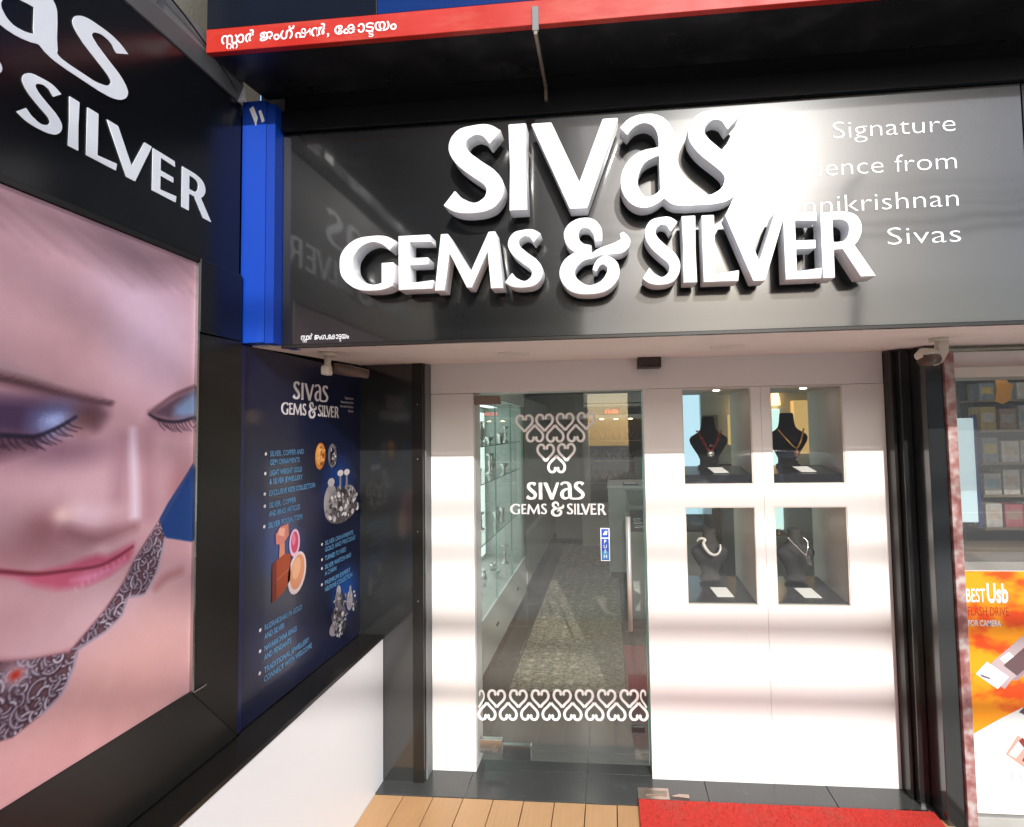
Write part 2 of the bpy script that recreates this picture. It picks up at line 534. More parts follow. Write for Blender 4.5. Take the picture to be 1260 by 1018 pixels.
def logo(fr, uv, m, parent, depth, bevel=0.0, name='letter'):
    """uv maps normalised logo coordinates to the surface; layout follows the shop's wordmark"""
    L = [('S', 247, 375, 130, 335), ('I', 398, 440, 138, 333), ('V', 455, 640, 138, 335), ('as', 650, 937, 128, 337),
         ('G', 55, 178, 384, 505), ('E', 190, 250, 386, 503), ('M', 255, 412, 386, 505), ('S', 418, 492, 382, 505),
         ('&', 537, 697, 357, 533), ('S', 722, 800, 382, 507), ('I', 812, 832, 385, 510), ('L', 848, 915, 385, 510),
         ('V', 890, 1000, 385, 512), ('E', 1003, 1072, 386, 512), ('R', 1088, 1186, 386, 516)]
    for ch, x0, x1, y0, y1 in L:
        u0, v1 = uv(x0, y0); u1, v0 = uv(x1, y1)
        letter(name, ch, u0, u1, v0, v1, depth, fr, m, parent, bevel)
PIC={'background':[(1.537,1.724),(1.491,1.664),(1.438,1.598),(1.411,1.557),(1.398,1.483),(1.432,1.497),(1.473,1.483),(1.544,1.458),(1.549,1.784)],'hair':[(0.934,2.389),(0.993,2.36),(1.208,2.37),(1.557,2.39),(1.599,2.376),(1.518,2.363),(1.448,2.307),(1.378,2.268),(1.314,2.256),(1.232,2.269),(1.158,2.297),(1.092,2.302),(1.025,2.308),(0.937,2.302)],'brow':[(0.961,1.939,9),(1.005,1.936,9),(1.068,1.924,9),(1.151,1.906,7),(1.209,1.897,4),(1.254,1.893,2)],'browhi':[(0.961,1.96,10),(1.004,1.956,10),(1.051,1.945,7),(1.102,1.93,4)],'lid':[(0.959,1.889),(1.006,1.89),(1.093,1.889),(1.165,1.881),(1.213,1.879),(1.23,1.859),(1.214,1.833),(1.166,1.85),(1.126,1.825),(1.084,1.806),(1.042,1.806),(0.962,1.818)],'lidblue':[(1.079,1.855),(1.109,1.872),(1.152,1.879),(1.165,1.866),(1.153,1.846),(1.126,1.826),(1.092,1.809),(1.073,1.811)],'innercorner':[(1.165,1.875),(1.213,1.881),(1.232,1.859),(1.214,1.831),(1.184,1.821),(1.154,1.83)],'lash':[(0.965,1.814,4),(1.008,1.81,5),(1.058,1.806,5),(1.083,1.808,4),(1.125,1.827,3.5),(1.166,1.854,3)],'lashshade':[(0.962,1.807),(1.008,1.806),(1.077,1.803),(1.07,1.781),(1.039,1.774),(1.01,1.764),(0.963,1.762)],'reye':[(1.37,1.872),(1.417,1.901),(1.466,1.93),(1.539,1.958),(1.541,1.855),(1.5,1.85),(1.436,1.849),(1.388,1.857)],'reyeblue':[(1.46,1.892),(1.519,1.94),(1.54,1.941),(1.541,1.867),(1.487,1.854),(1.454,1.867)],'rline':[(1.371,1.866,3),(1.396,1.854,4),(1.435,1.847,4),(1.479,1.848,4),(1.535,1.862,4)],'rbrow':[(1.371,1.868,2),(1.406,1.896,3),(1.459,1.931,4),(1.533,1.963,5)],'rlashshade':[(1.377,1.852),(1.436,1.845),(1.527,1.852),(1.532,1.821),(1.481,1.81),(1.437,1.821),(1.389,1.829)],'mouth':[(0.986,1.525),(1.017,1.513),(1.078,1.49),(1.153,1.488),(1.201,1.495),(1.23,1.497),(1.253,1.486),(1.33,1.503),(1.328,1.479),(1.318,1.458),(1.262,1.432),(1.203,1.424),(1.135,1.435),(1.085,1.46),(1.05,1.488),(0.986,1.519)],'lipline':[(0.987,1.522,3),(1.017,1.511,4),(1.079,1.488,4),(1.115,1.48,3.5),(1.166,1.473,3),(1.23,1.466,2.5),(1.276,1.474,3),(1.327,1.494,2.5)],'lipgloss':[(1.167,1.447),(1.202,1.456),(1.262,1.45),(1.302,1.462),(1.294,1.449),(1.239,1.433),(1.195,1.432)],'nosehi':[(1.319,1.82,4),(1.323,1.752,9),(1.33,1.66,10),(1.332,1.58,12)],'noseshl':[(1.289,1.798,8),(1.286,1.709,12),(1.279,1.643,12)],'nosetip':[(1.178,1.612,26),(1.223,1.596,22)],'nostrilhi':[(1.14,1.614,12),(1.163,1.598,11)],'undernose':[(1.156,1.569,9),(1.197,1.547,11),(1.233,1.535,14),(1.283,1.544,7),(1.33,1.55,5)],'philtrum':[(1.238,1.504,10)],'neckwedge':[(1.41,1.554),(1.369,1.503),(1.333,1.455),(1.298,1.397),(1.25,1.344),(1.194,1.297),(1.165,1.275),(1.085,1.293),(1.022,1.316),(0.965,1.338),(0.971,1.156),(1.027,1.143),(1.05,1.137),(1.106,1.155),(1.149,1.18),(1.176,1.231),(1.187,1.27),(1.256,1.289),(1.3,1.316),(1.316,1.357),(1.367,1.351),(1.405,1.405),(1.431,1.497)],'jaw':[(1.531,1.71,3),(1.483,1.642,3),(1.403,1.527,4),(1.369,1.496,5),(1.333,1.455,5),(1.298,1.397,6),(1.25,1.344,6),(1.194,1.297,7),(1.165,1.279,7),(1.085,1.295,7),(0.979,1.335,7)],'collar':[(1.406,1.36,8),(1.439,1.377,9),(1.488,1.382,9)],'gem':[(1.052,1.272,9)]}
BLOB={'forehead':(1.317,2.132),'forehead2':(1.136,2.022),'cheekR':(1.484,1.612),'cheekL':(1.204,1.695),'eyeunder':(1.134,1.771),'chestL':(1.403,1.178),'chest':(1.241,1.04),'chin':(1.212,1.362),'jawL':(1.05,1.4),'templeR':(1.425,2.043),'upperlipL':(1.062,1.542),'nosewingR':(1.103,1.59),'chestlow':(1.093,1.017),'gl':(1.343,1.532),'shL':(1.109,1.685),'fore3':(1.027,2.248),'hairtop':(1.276,2.34),'foreshade':(1.098,2.115)}

# ------------------------------------------------------------------ materials
M = {}
M['black_tile'] = mat('polished_black_tile', (0.052, 0.054, 0.052), 0.2, spec=0.6, vary=0.06, scale=3, rvary=0.02)
M['grout'] = mat('tile_grout', (0.30, 0.29, 0.25), 0.9, vary=0.2, scale=30)
M['deck'] = mat('varnished_deck_wood', (0.50, 0.28, 0.125), 0.4, vary=0.16, scale=14, bump=0.15, bscale=60, rvary=0.12, aniso=(6, 0.5, 1))
M['deck_b'] = mat('varnished_deck_wood_paler', (0.54, 0.31, 0.145), 0.4, vary=0.15, scale=16, bump=0.15, bscale=60, rvary=0.12, aniso=(6, 0.5, 1))
M['joint'] = mat('deck_joint', (0.09, 0.045, 0.02), 0.9)
M['pave'] = mat('concrete_paving', (0.50, 0.47, 0.42), 0.85, vary=0.2, scale=5, bump=0.3)
M['road'] = mat('asphalt', (0.10, 0.098, 0.092), 0.9, vary=0.25, scale=3, bump=0.5)
M['kerb'] = mat('kerb_concrete', (0.38, 0.37, 0.34), 0.85, vary=0.2)
M['paint_line'] = mat('road_paint', (0.7, 0.7, 0.66), 0.7, vary=0.1)
M['white_wall'] = mat('white_wall_paint', (0.77, 0.745, 0.72), 0.42, vary=0.035, scale=2.2, rvary=0.08, bump=0.03, bscale=25)
M['white_side'] = mat('white_glossy_cladding', (0.90, 0.90, 0.90), 0.4, spec=0.4, vary=0.015, scale=2)
M['soffit'] = mat('soffit_paint', (0.80, 0.72, 0.68), 0.6, vary=0.03, scale=4)
M['cream'] = mat('niche_cream', (0.66, 0.60, 0.53), 0.5, vary=0.05)
M['acp_black'] = mat('black_composite_panel', (0.005, 0.0055, 0.007), 0.2, spec=0.45, rvary=0.02, scale=1.5)
M['column_black'] = mat('black_granite_column', (0.018, 0.019, 0.019), 0.13, spec=0.9, vary=0.08, scale=3, rvary=0.03, coat=0.3, coat_rough=0.12)
M['frame_black'] = mat('black_aluminium_frame', (0.012, 0.0105, 0.009), 0.26, spec=0.4, rvary=0.015, scale=1.5)
M['sign_black'] = mat('glossy_black_sign_board', (0.008, 0.0085, 0.009), 0.3, spec=0.5)
M['letter'] = mat('white_acrylic_letters', (0.83, 0.83, 0.85), 0.35, coat=0.2, vary=0.015, scale=5)
M['letter_flat'] = mat('white_vinyl_lettering', (0.80, 0.82, 0.85), 0.35)
M['tagline'] = mat('white_vinyl_tagline', (0.9, 0.92, 0.94), 0.5)
M['decal'] = mat('frosted_white_vinyl', (0.86, 0.84, 0.82), 0.6)
M['blue'] = mat('blue_composite_panel', (0.002, 0.042, 0.34), 0.42, spec=0.35, vary=0.06, scale=4)
M['blue_dark'] = mat('blue_panel_overlap', (0.002, 0.034, 0.28), 0.42, spec=0.35, vary=0.06, scale=6)
M['red_band'] = mat('red_vinyl_band', (0.40, 0.016, 0.008), 0.42, spec=0.4, vary=0.1, scale=7, rvary=0.1)
M['canopy'] = mat('black_canopy_panel', (0.014, 0.014, 0.016), 0.32, spec=0.5, rvary=0.08, scale=5, vary=0.3)
M['navy_fascia'] = mat('navy_fascia', (0.005, 0.007, 0.014), 0.22, spec=0.4, vary=0.3, scale=3)
M['blue_fascia'] = mat('blue_fascia', (0.003, 0.022, 0.12), 0.25, spec=0.4, vary=0.25, scale=3)
M['galv'] = mat('galvanised_sheet', (0.16, 0.165, 0.165), 0.6, metal=0.2, vary=0.35, scale=9, rvary=0.15)
M['galv_light'] = mat('bright_foil', (0.6, 0.58, 0.55), 0.3, metal=0.7, vary=0.4, scale=30)
M['beige_old'] = mat('weathered_beige_wall', (0.22, 0.20, 0.16), 0.9, vary=0.3, scale=6, bump=0.3)
M['cable'] = mat('black_cable', (0.015, 0.015, 0.015), 0.6)
M['steel'] = mat('brushed_steel', (0.55, 0.54, 0.52), 0.22, metal=1.0, rvary=0.06, scale=15)
M['handle'] = mat('satin_steel_handle', (0.72, 0.70, 0.67), 0.38, metal=0.75)
M['brass'] = mat('worn_steel_plate', (0.42, 0.33, 0.28), 0.32, metal=0.9, vary=0.25, scale=20)
M['bronze'] = mat('bronze_patch_fitting', (0.24, 0.19, 0.15), 0.35, metal=0.6, vary=0.15, scale=15)
M['red_mat'] = mat('red_door_mat', (0.60, 0.035, 0.022), 0.95, vary=0.3, scale=60, bump=1.0, bscale=260)
M['red_mat_in'] = mat('maroon_carpet_mat', (0.35, 0.06, 0.055), 0.95, vary=0.3, scale=60, bump=0.8, bscale=260)
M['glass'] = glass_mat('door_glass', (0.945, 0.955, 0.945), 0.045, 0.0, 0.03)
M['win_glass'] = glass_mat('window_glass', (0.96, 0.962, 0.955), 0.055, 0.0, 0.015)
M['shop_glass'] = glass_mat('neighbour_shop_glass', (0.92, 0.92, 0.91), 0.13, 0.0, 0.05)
M['clear_glass'] = glass_mat('shelf_glass', (0.965, 0.98, 0.975), 0.04)
M['glass_edge'] = mat('green_glass_edge', (0.10, 0.28, 0.22), 0.15)
M['cab_white'] = mat('cabinet_laminate', (0.62, 0.63, 0.60), 0.35, vary=0.03)
M['cab_back'] = mat('cabinet_back_panel', (0.62, 0.67, 0.64), 0.4)
M['grey_green'] = mat('interior_grey_wall', (0.44, 0.44, 0.40), 0.7, vary=0.08)
M['int_white'] = mat('interior_ceiling', (0.62, 0.66, 0.62), 0.7)
M['wood_int'] = mat('brown_interior_wood', (0.20, 0.15, 0.10), 0.45, vary=0.3, scale=10, aniso=(1, 1, 5))
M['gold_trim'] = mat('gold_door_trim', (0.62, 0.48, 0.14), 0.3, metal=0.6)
M['dark_disp'] = mat('dark_display_backing', (0.03, 0.026, 0.02), 0.8, spec=0.2, vary=0.3)
M['velvet'] = mat('black_velvet', (0.010, 0.009, 0.011), 0.85, spec=0.2, vary=0.3, scale=40)
M['velvet_grey'] = mat('grey_velvet', (0.06, 0.057, 0.054), 0.85, spec=0.2, vary=0.3, scale=40)
M['block'] = mat('black_acrylic_block', (0.012, 0.012, 0.017), 0.18, spec=0.6)
M['card'] = mat('white_price_card', (0.88, 0.87, 0.84), 0.5)
M['coral'] = mat('coral_beads', (0.42, 0.03, 0.025), 0.3, coat=0.4)
M['gold'] = mat('polished_gold', (0.80, 0.50, 0.18), 0.25, metal=1.0)
M['silver'] = mat('polished_silver', (0.78, 0.77, 0.74), 0.22, metal=1.0)
M['pearl'] = mat('pearls', (0.75, 0.72, 0.66), 0.3, coat=0.5)
M['cctv_cream'] = mat('cream_plastic', (0.66, 0.60, 0.50), 0.5, vary=0.05)
M['cctv_dark'] = mat('brown_tinted_plastic', (0.10, 0.06, 0.045), 0.3)
M['sensor'] = mat('dark_brown_plastic', (0.045, 0.028, 0.022), 0.4)
M['poster_text'] = mat('pale_blue_print', (0.13, 0.36, 0.62), 0.5)
M['poster_white'] = mat('white_print', (0.72, 0.70, 0.72), 0.5)
M['lamp_warm'] = mat('warm_lamp', (0.9, 0.7, 0.4), 0.5, emit=(1.0, 0.62, 0.24), estr=2.2)
M['lamp_spot'] = mat('warm_downlight', (0.9, 0.7, 0.4), 0.5, emit=(1.0, 0.66, 0.30), estr=12.0)
M['niche_lamp'] = mat('small_niche_lamp', (0.9, 0.9, 0.85), 0.5, emit=(1.0, 0.93, 0.82), estr=16.0)
M['lamp_cool'] = mat('cool_light_panel', (0.8, 0.9, 0.9), 0.5, emit=(0.80, 1.0, 0.95), estr=1.6)
M['lamp_white'] = mat('ceiling_lamp', (0.9, 0.9, 0.9), 0.5, emit=(1.0, 0.98, 0.9), estr=3.0)
M['led_red'] = mat('red_led_text', (0.4, 0.02, 0.01), 0.5, emit=(1.0, 0.06, 0.03), estr=1.6)
M['led_back'] = mat('led_sign_backing', (0.07, 0.012, 0.012), 0.5)
M['monitor'] = mat('black_plastic', (0.015, 0.015, 0.016), 0.35)

def two_tone(name, a, b, scale, rough, wave=False, thresh=(0.45, 0.55), bump=0.0, kind='noise', third=None):
    m = mat(name, a, rough)
    n, l = m.node_tree.nodes, m.node_tree.links
    bs = n['Principled BSDF']
    tc = n.new('ShaderNodeTexCoord')
    if kind == 'voronoi':
        t = n.new('ShaderNodeTexVoronoi'); t.feature = 'DISTANCE_TO_EDGE'
    else:
        t = n.new('ShaderNodeTexNoise'); t.inputs['Detail'].default_value = 5
    t.inputs['Scale'].default_value = scale
    l.new(tc.outputs['Object'], t.inputs['Vector'])
    r = n.new('ShaderNodeValToRGB')
    r.color_ramp.elements[0].position = thresh[0]; r.color_ramp.elements[0].color = (*a, 1)
    r.color_ramp.elements[1].position = thresh[1]; r.color_ramp.elements[1].color = (*b, 1)
    if third:
        e = r.color_ramp.elements.new(third[0]); e.color = (*third[1], 1)
    l.new(t.outputs[0], r.inputs[0])
    l.new(r.outputs[0], bs.inputs['Base Color'])
    return m
M['marble'] = two_tone('red_and_white_marble_trim', (0.22, 0.08, 0.07), (0.46, 0.40, 0.38), 20, 0.3, thresh=(0.36, 0.66), third=(0.5, (0.34, 0.17, 0.16)))
M['rug'] = two_tone('patterned_beige_rug', (0.17, 0.155, 0.12), (0.44, 0.41, 0.33), 55, 0.95, kind='noise', thresh=(0.38, 0.60))
# a rug pattern: medallion grid on top of the mottled pile
_n, _l = M['rug'].node_tree.nodes, M['rug'].node_tree.links
_tc = _n.new('ShaderNodeTexCoord'); _v = _n.new('ShaderNodeTexVoronoi'); _v.inputs['Scale'].default_value = 9; _v.inputs['Randomness'].default_value = 0.35; _v.distance = 'MANHATTAN'
_l.new(_tc.outputs['Object'], _v.inputs['Vector'])
_r = _n.new('ShaderNodeValToRGB'); _r.color_ramp.elements[0].color = (1.1, 1.08, 1.0, 1); _r.color_ramp.elements[0].position = 0.25
_r.color_ramp.elements[1].color = (0.72, 0.70, 0.66, 1); _r.color_ramp.elements[1].position = 0.42
_l.new(_v.outputs['Distance'], _r.inputs[0])
_mx = _n.new('ShaderNodeMix'); _mx.data_type = 'RGBA'; _mx.blend_type = 'MULTIPLY'; _mx.inputs[0].default_value = 1
_src = [x for x in _n if x.type == 'VALTORGB' and x != _r][0]
_l.new(_src.outputs[0], _mx.inputs[6]); _l.new(_r.outputs[0], _mx.inputs[7])
_l.new(_mx.outputs[2], _n['Principled BSDF'].inputs['Base Color'])

def add_scuffs(m, col, scale, lo, hi, amt, stretch=(1, 1, 1)):
    n, l = m.node_tree.nodes, m.node_tree.links
    b = n['Principled BSDF']
    tc = n.new('ShaderNodeTexCoord'); mp = n.new('ShaderNodeMapping'); mp.inputs['Scale'].default_value = stretch
    l.new(tc.outputs['Object'], mp.inputs[0])
    t = n.new('ShaderNodeTexNoise'); t.inputs['Scale'].default_value = scale; t.inputs['Detail'].default_value = 8; t.inputs['Roughness'].default_value = .7
    l.new(mp.outputs[0], t.inputs['Vector'])
    mr = n.new('ShaderNodeMapRange'); mr.inputs[1].default_value = lo; mr.inputs[2].default_value = hi; mr.inputs[3].default_value = 0; mr.inputs[4].default_value = amt
    l.new(t.outputs[0], mr.inputs[0])
    mx = n.new('ShaderNodeMix'); mx.data_type = 'RGBA'
    l.new(mr.outputs[0], mx.inputs[0])
    old = b.inputs['Base Color']
    if old.is_linked: l.new(old.links[0].from_socket, mx.inputs[6])
    else: mx.inputs[6].default_value = old.default_value
    mx.inputs[7].default_value = (*col, 1)
    l.new(mx.outputs[2], b.inputs['Base Color'])
add_scuffs(M['white_wall'], (.50, .45, .38), 7, .62, .80, .5, (1, 1, .35))
add_scuffs(M['white_side'], (.55, .52, .47), 5, .62, .80, .4, (1, 1, .4))
add_scuffs(M['deck'], (.16, .09, .04), 9, .58, .74, .7, (2, .6, 1))
add_scuffs(M['deck_b'], (.16, .09, .04), 9, .58, .74, .7, (2, .6, 1))
add_scuffs(M['black_tile'], (.16, .15, .13), 6, .55, .80, .5)
add_scuffs(M['red_mat'], (.30, .10, .07), 8, .50, .75, .55)
add_scuffs(M['soffit'], (.50, .42, .36), 4, .58, .80, .45, (1, 3, 1))
add_scuffs(M['letter'], (.60, .60, .60), 9, .60, .80, .35, (1, 1, .3))
add_scuffs(M['canopy'], (.06, .058, .055), 6, .50, .80, .8)
add_scuffs(M['blue'], (.03, .09, .34), 7, .55, .80, .6, (1, 1, .3))
add_scuffs(M['red_band'], (.46, .10, .06), 6, .50, .78, .7, (.5, 1, 2))

def sign_face_material():
    """film-faced composite board: wide sheen from the satin film plus a sharp clear top"""
    m = bpy.data.materials.new('satin_black_sign_face')
    m.use_nodes = True
    n, l = m.node_tree.nodes, m.node_tree.links
    b = n['Principled BSDF']
    b.inputs['Base Color'].default_value = (0.003, 0.0031, 0.0034, 1)
    b.inputs['Specular IOR Level'].default_value = 0.4
    b.inputs['Coat Weight'].default_value = 1.0
    b.inputs['Coat Roughness'].default_value = 0.07
    b.inputs['Coat IOR'].default_value = 1.52
    tc = n.new('ShaderNodeTexCoord')
    t = n.new('ShaderNodeTexNoise'); t.inputs['Scale'].default_value = 2.2; t.inputs['Detail'].default_value = 5
    l.new(tc.outputs['Object'], t.inputs['Vector'])
    mr = n.new('ShaderNodeMapRange'); mr.inputs[1].default_value = 0.3; mr.inputs[2].default_value = 0.7
    mr.inputs[3].default_value = 0.26; mr.inputs[4].default_value = 0.31
    l.new(t.outputs[0], mr.inputs[0]); l.new(mr.outputs[0], b.inputs['Roughness'])
    t2 = n.new('ShaderNodeTexNoise'); t2.inputs['Scale'].default_value = 1.6; t2.inputs['Detail'].default_value = 2
    l.new(tc.outputs['Object'], t2.inputs['Vector'])
    bp = n.new('ShaderNodeBump'); bp.inputs['Strength'].default_value = 0.25; bp.inputs['Distance'].default_value = 0.012
    l.new(t2.outputs[0], bp.inputs['Height']); l.new(bp.outputs[0], b.inputs['Coat Normal'])
    return m
M['sign_face'] = sign_face_material()

# ------------------------------------------------------------------ ground, street
def structure(o):
    o['kind'] = 'structure'
    return o
structure(box('ground', -60, 60, -60, 40, -0.60, -0.302, M['pave']))
structure(box('road', -60, 60, -10.6, -2.6, -0.30, -0.12, M['road']))
structure(box('road_marking', -60, 60, -6.66, -6.54, -0.116, -0.112, M['paint_line']))
structure(box('kerb', -60, 60, -2.6, -2.45, -0.30, 0.0, M['kerb'], bev=0.01))
structure(box('pavement', -60, 60, -2.45, 0.6, -0.30, -0.004, M['pave']))
structure(box('far_pavement', -60, 60, -13.0, -10.6, -0.30, 0.0, M['pave']))
structure(box('side_pavement', 1.60, 8, 0.6, 2.46, -0.30, -0.004, M['kerb']))

# shop floor: black tiles with pale grout
sf = structure(box('shop_floor', -1.36, 2.6, 2.52, 8.60, -0.10, -0.008, M['grout'], base=(0, 2.6, -0.1)))
_tile_me = {}
def tile(x0, x1, y0, y1):
    g = 0.0022
    w, d = round(x1 - x0, 3), round(y1 - y0, 3)
    if (w, d) not in _tile_me:
        bm = bmesh.new(); bm_box(bm, g, w - g, g, d - g, -0.012, 0, 0.001)
        me = bpy.data.meshes.new('floor_tile'); bm.to_mesh(me); bm.free(); me.materials.append(M['black_tile'])
        _tile_me[(w, d)] = me
    o = bpy.data.objects.new('floor_tile', _tile_me[(w, d)])
    COL.objects.link(o); o.parent = sf
    o.location = Vector((x0, y0, 0)) - Vector(sf['_base'])
xs_t = [-1.355, -0.757, -0.16, 0.438, 1.036, 1.47]
ys_t = [2.522, 2.735, 2.905] + [2.905 + 0.598 * k for k in range(1, 10)]
for a, b in zip(xs_t, xs_t[1:]):
    for c, d in zip(ys_t, ys_t[1:]):
        tile(a, b, c, d)
for c, d in zip(ys_t[2:], ys_t[3:]):
    tile(1.47, 2.068, c, d)

# wooden entrance deck
dk = structure(box('entrance_deck', -1.21, 1.60, 0.60, 2.52, -0.12, -0.03, M['joint'], base=(0, 1.5, -0.12)))
pb = bmesh.new(); bm_box(pb, 0.002, 0.1485, 0, 1.918, -0.028, 0.0, 0.0022)
pm = [bpy.data.meshes.new('plank') for _ in range(2)]
for q, mm in zip(pm, (M['deck'], M['deck_b'])): pb.to_mesh(q); q.materials.append(mm)
pb.free()
x = -1.212
k = 0
while x < 1.5:
    o = bpy.data.objects.new('deck_plank', pm[random.random() < 0.45])
    COL.objects.link(o); o.parent = dk
    o.location = Vector((x, 0.601, random.uniform(-0.001, 0.0008))) - Vector(dk['_base'])
    x += 0.1508

# ------------------------------------------------------------------ left side wall with ledge
t = thing('side_wall', 'low glossy white side wall with a black ledge on top, below the billboard and blue poster', 'wall', (-1.3, 1.3, 0))
box('wall_body', -1.40, -1.212, -0.2, 2.618, -0.01, 0.722, M['white_side'], t, 0.002)
box('ledge', -1.40, -1.209, -0.2, 2.6175, 0.724, 0.742, M['frame_black'], t, 0.002)
box('upper_backing', -1.50, -1.40, -0.2, 2.72, -0.01, 3.04, M['frame_black'], t)
# parapet wall above the left sign
t = thing('neighbour_wall', 'weathered beige wall rising above the left sign', 'wall', (-1.5, 0.8, 3.04))
box('wall_body', -1.62, -1.40, 1.32, 1.9, 3.04, 4.6, M['beige_old'], t)
prism('metal_flashing', [(-1.395, 3.032), (-1.338, 3.036), (-1.318, 3.085), (-1.322, 3.150), (-1.345, 3.156), (-1.395, 3.12)], 'y', -0.4, 1.70, M['galv'], t)
box('flashing_end_cap', -1.346, -1.318, 1.701, 1.716, 3.036, 3.085, M['letter'], t, 0.002)
prism('foil_strip', [(-1.325, 3.088), (-1.312, 3.10), (-1.312, 3.150), (-1.325, 3.15)], 'y', 1.27, 1.34, M['galv_light'], t)
wire = tube('loose_wire', catmull([(-1.33, 0.9, 3.30), (-1.31, 1.2, 3.17), (-1.308, 1.42, 3.13), (-1.322, 1.62, 3.075), (-1.34, 1.72, 3.045)], 6), 0.003, M['cable'], base=(-1.33, 1.3, 3.04))
tagit(wire, 'thin black wire running down over the grey metal flashing', 'wire')

# ------------------------------------------------------------------ billboard with a portrait
YB0, YB1, ZB0, ZB1 = 0.35, 1.53, 0.995, 2.372
def paint_portrait():
    res = 440
    W, H = int((YB1 - YB0) * res), int((ZB1 - ZB0) * res)
    Yg, Zg = np.meshgrid(YB0 + (np.arange(W) + .5) / res, ZB0 + (np.arange(H) + .5) / res)
    def warp(a, s, seed):
        r = np.random.default_rng(seed)
        g = np.zeros((H, W))
        for k in range(4):
            n = 3 * 2 ** k * s
            q = r.random((int(n) + 2, int(n) + 2))
            yy = (Zg - ZB0) / (ZB1 - ZB0) * n; xx = (Yg - YB0) / (YB1 - YB0) * n
            i, j = yy.astype(int), xx.astype(int)
            fy, fx = yy - i, xx - j
            fy = fy * fy * (3 - 2 * fy); fx = fx * fx * (3 - 2 * fx)
            g += (q[i, j] * (1 - fy) * (1 - fx) + q[i + 1, j] * fy * (1 - fx) + q[i, j + 1] * (1 - fy) * fx + q[i + 1, j + 1] * fy * fx - .5) / 2 ** k
        return g * a
    img = np.zeros((H, W, 3))
    img[:] = (203, 166, 170)
    def blend(mask, col):
        nonlocal img
        img = img * (1 - mask[..., None]) + np.array(col, float) * mask[..., None]
    def blob(c, sy, sz, col, a=1.0, ang=0.0):
        dy, dz = Yg - c[0], Zg - c[1]
        ca, sa = math.cos(ang), math.sin(ang)
        u, v = dy * ca + dz * sa, -dy * sa + dz * ca
        blend(a * np.exp(-(u * u / (2 * sy * sy) + v * v / (2 * sz * sz))), col)
    def poly(P, col, soft=0.004, a=1.0):
        d = field_poly([(p[0], p[1]) for p in P], Yg, Zg)
        blend(a * np.clip(d / soft * .5 + .5, 0, 1), col)
    def stroke(P, col, soft=0.003, a=1.0, k=0.0021):
        nonlocal img
        Q = catmull(P, 6) if len(P) > 2 else P
        mg = max(q[2] for q in Q) * k / 2 + soft * 1.5 + .003
        i0 = max(0, int((min(q[0] for q in Q) - mg - YB0) * res)); i1 = min(W, int((max(q[0] for q in Q) + mg - YB0) * res) + 2)
        j0 = max(0, int((min(q[1] for q in Q) - mg - ZB0) * res)); j1 = min(H, int((max(q[1] for q in Q) + mg - ZB0) * res) + 2)
        if i1 <= i0 or j1 <= j0: return
        YY, ZZ = Yg[j0:j1, i0:i1], Zg[j0:j1, i0:i1]
        best = np.full(YY.shape, -1e9)
        for p, q in zip(Q, Q[1:]):
            ex, ey = q[0] - p[0], q[1] - p[1]
            tt = np.clip(((YY - p[0]) * ex + (ZZ - p[1]) * ey) / (ex * ex + ey * ey + 1e-12), 0, 1)
            d = np.hypot(YY - p[0] - ex * tt, ZZ - p[1] - ey * tt)
            best = np.maximum(best, (p[2] + (q[2] - p[2]) * tt) * k / 2 - d)
        mk = (a * np.clip(best / soft * .5 + .5, 0, 1))[..., None]
        img[j0:j1, i0:i1] = img[j0:j1, i0:i1] * (1 - mk) + np.array(col, float) * mk
    B = BLOB; P = PIC
    # skin modelling
    img[:] = (198, 158, 164)
    blob(B['forehead'], .15, .12, (224, 200, 222), .85)
    blob(B['fore3'], .10, .14, (200, 160, 166), .8)
    blob(B['forehead2'], .09, .10, (186, 146, 148), .8)
    blob(B['templeR'], .05, .10, (206, 178, 194), .6)
    blob(B['foreshade'], .14, .06, (190, 152, 158), .7)
    blob(B['chestL'], .16, .14, (226, 182, 178), .85)
    blob(B['chest'], .2, .15, (230, 180, 172), .9)
    blob(B['chestlow'], .25, .1, (216, 160, 160), .7)
    blob(B['chin'], .13, .06, (216, 184, 190), .8)
    blob(B['jawL'], .12, .06, (190, 150, 154), .8)
    blob(B['cheekL'], .10, .06, (218, 180, 188), .85)
    blob(B['eyeunder'], .11, .032, (132, 98, 114), .8)
    blob(B['cheekR'], .030, .075, (172, 116, 122), .9)
    blob(B['upperlipL'], .12, .03, (180, 128, 134), .7)
    blob(B['nosewingR'], .035, .030, (152, 100, 106), .75)
    img += warp(9, 1, 3)[..., None]
    img += warp(5, 9, 5)[..., None] * np.array([1, .9, .9])
    # neck, background, hair
    poly(P['background'], (14, 62, 122), .003)
    stroke([(q[0], q[1], q[2]) for q in P['collar']], (176, 118, 118), .016, .8)
    poly(P['hair'], (138, 112, 118), .05, .85)
    for i in range(46):
        y0 = 0.5 + i * .022
        z0 = 2.40 - .02 * rng.random()
        stroke([(y0, z0, 2), (y0 + .12, z0 - .05 - .03 * rng.random(), 2), (y0 + .26, z0 - .11 - .05 * rng.random(), 1)],
               (116, 90, 98) if i % 2 else (164, 138, 146), .012, .16)
    blob(B['hairtop'], .10, .03, (118, 96, 106), .4, -.4)
    # nose
    stroke(P['noseshl'], (166, 124, 138), .03, .75)
    stroke([(q[0] + .045, q[1], q[2] * .8) for q in P['nosehi']], (168, 122, 134), .03, .7)
    stroke(P['nosehi'], (238, 222, 236), .014, .9)
    blob(P['nosetip'][0][:2], .026, .022, (232, 200, 206), .85)
    blob(P['nosetip'][1][:2], .030, .022, (228, 200, 212), .7)
    blob(P['nostrilhi'][0][:2], .016, .014, (240, 206, 198), .9)
    stroke(P['undernose'], (134, 88, 96), .022, .85)
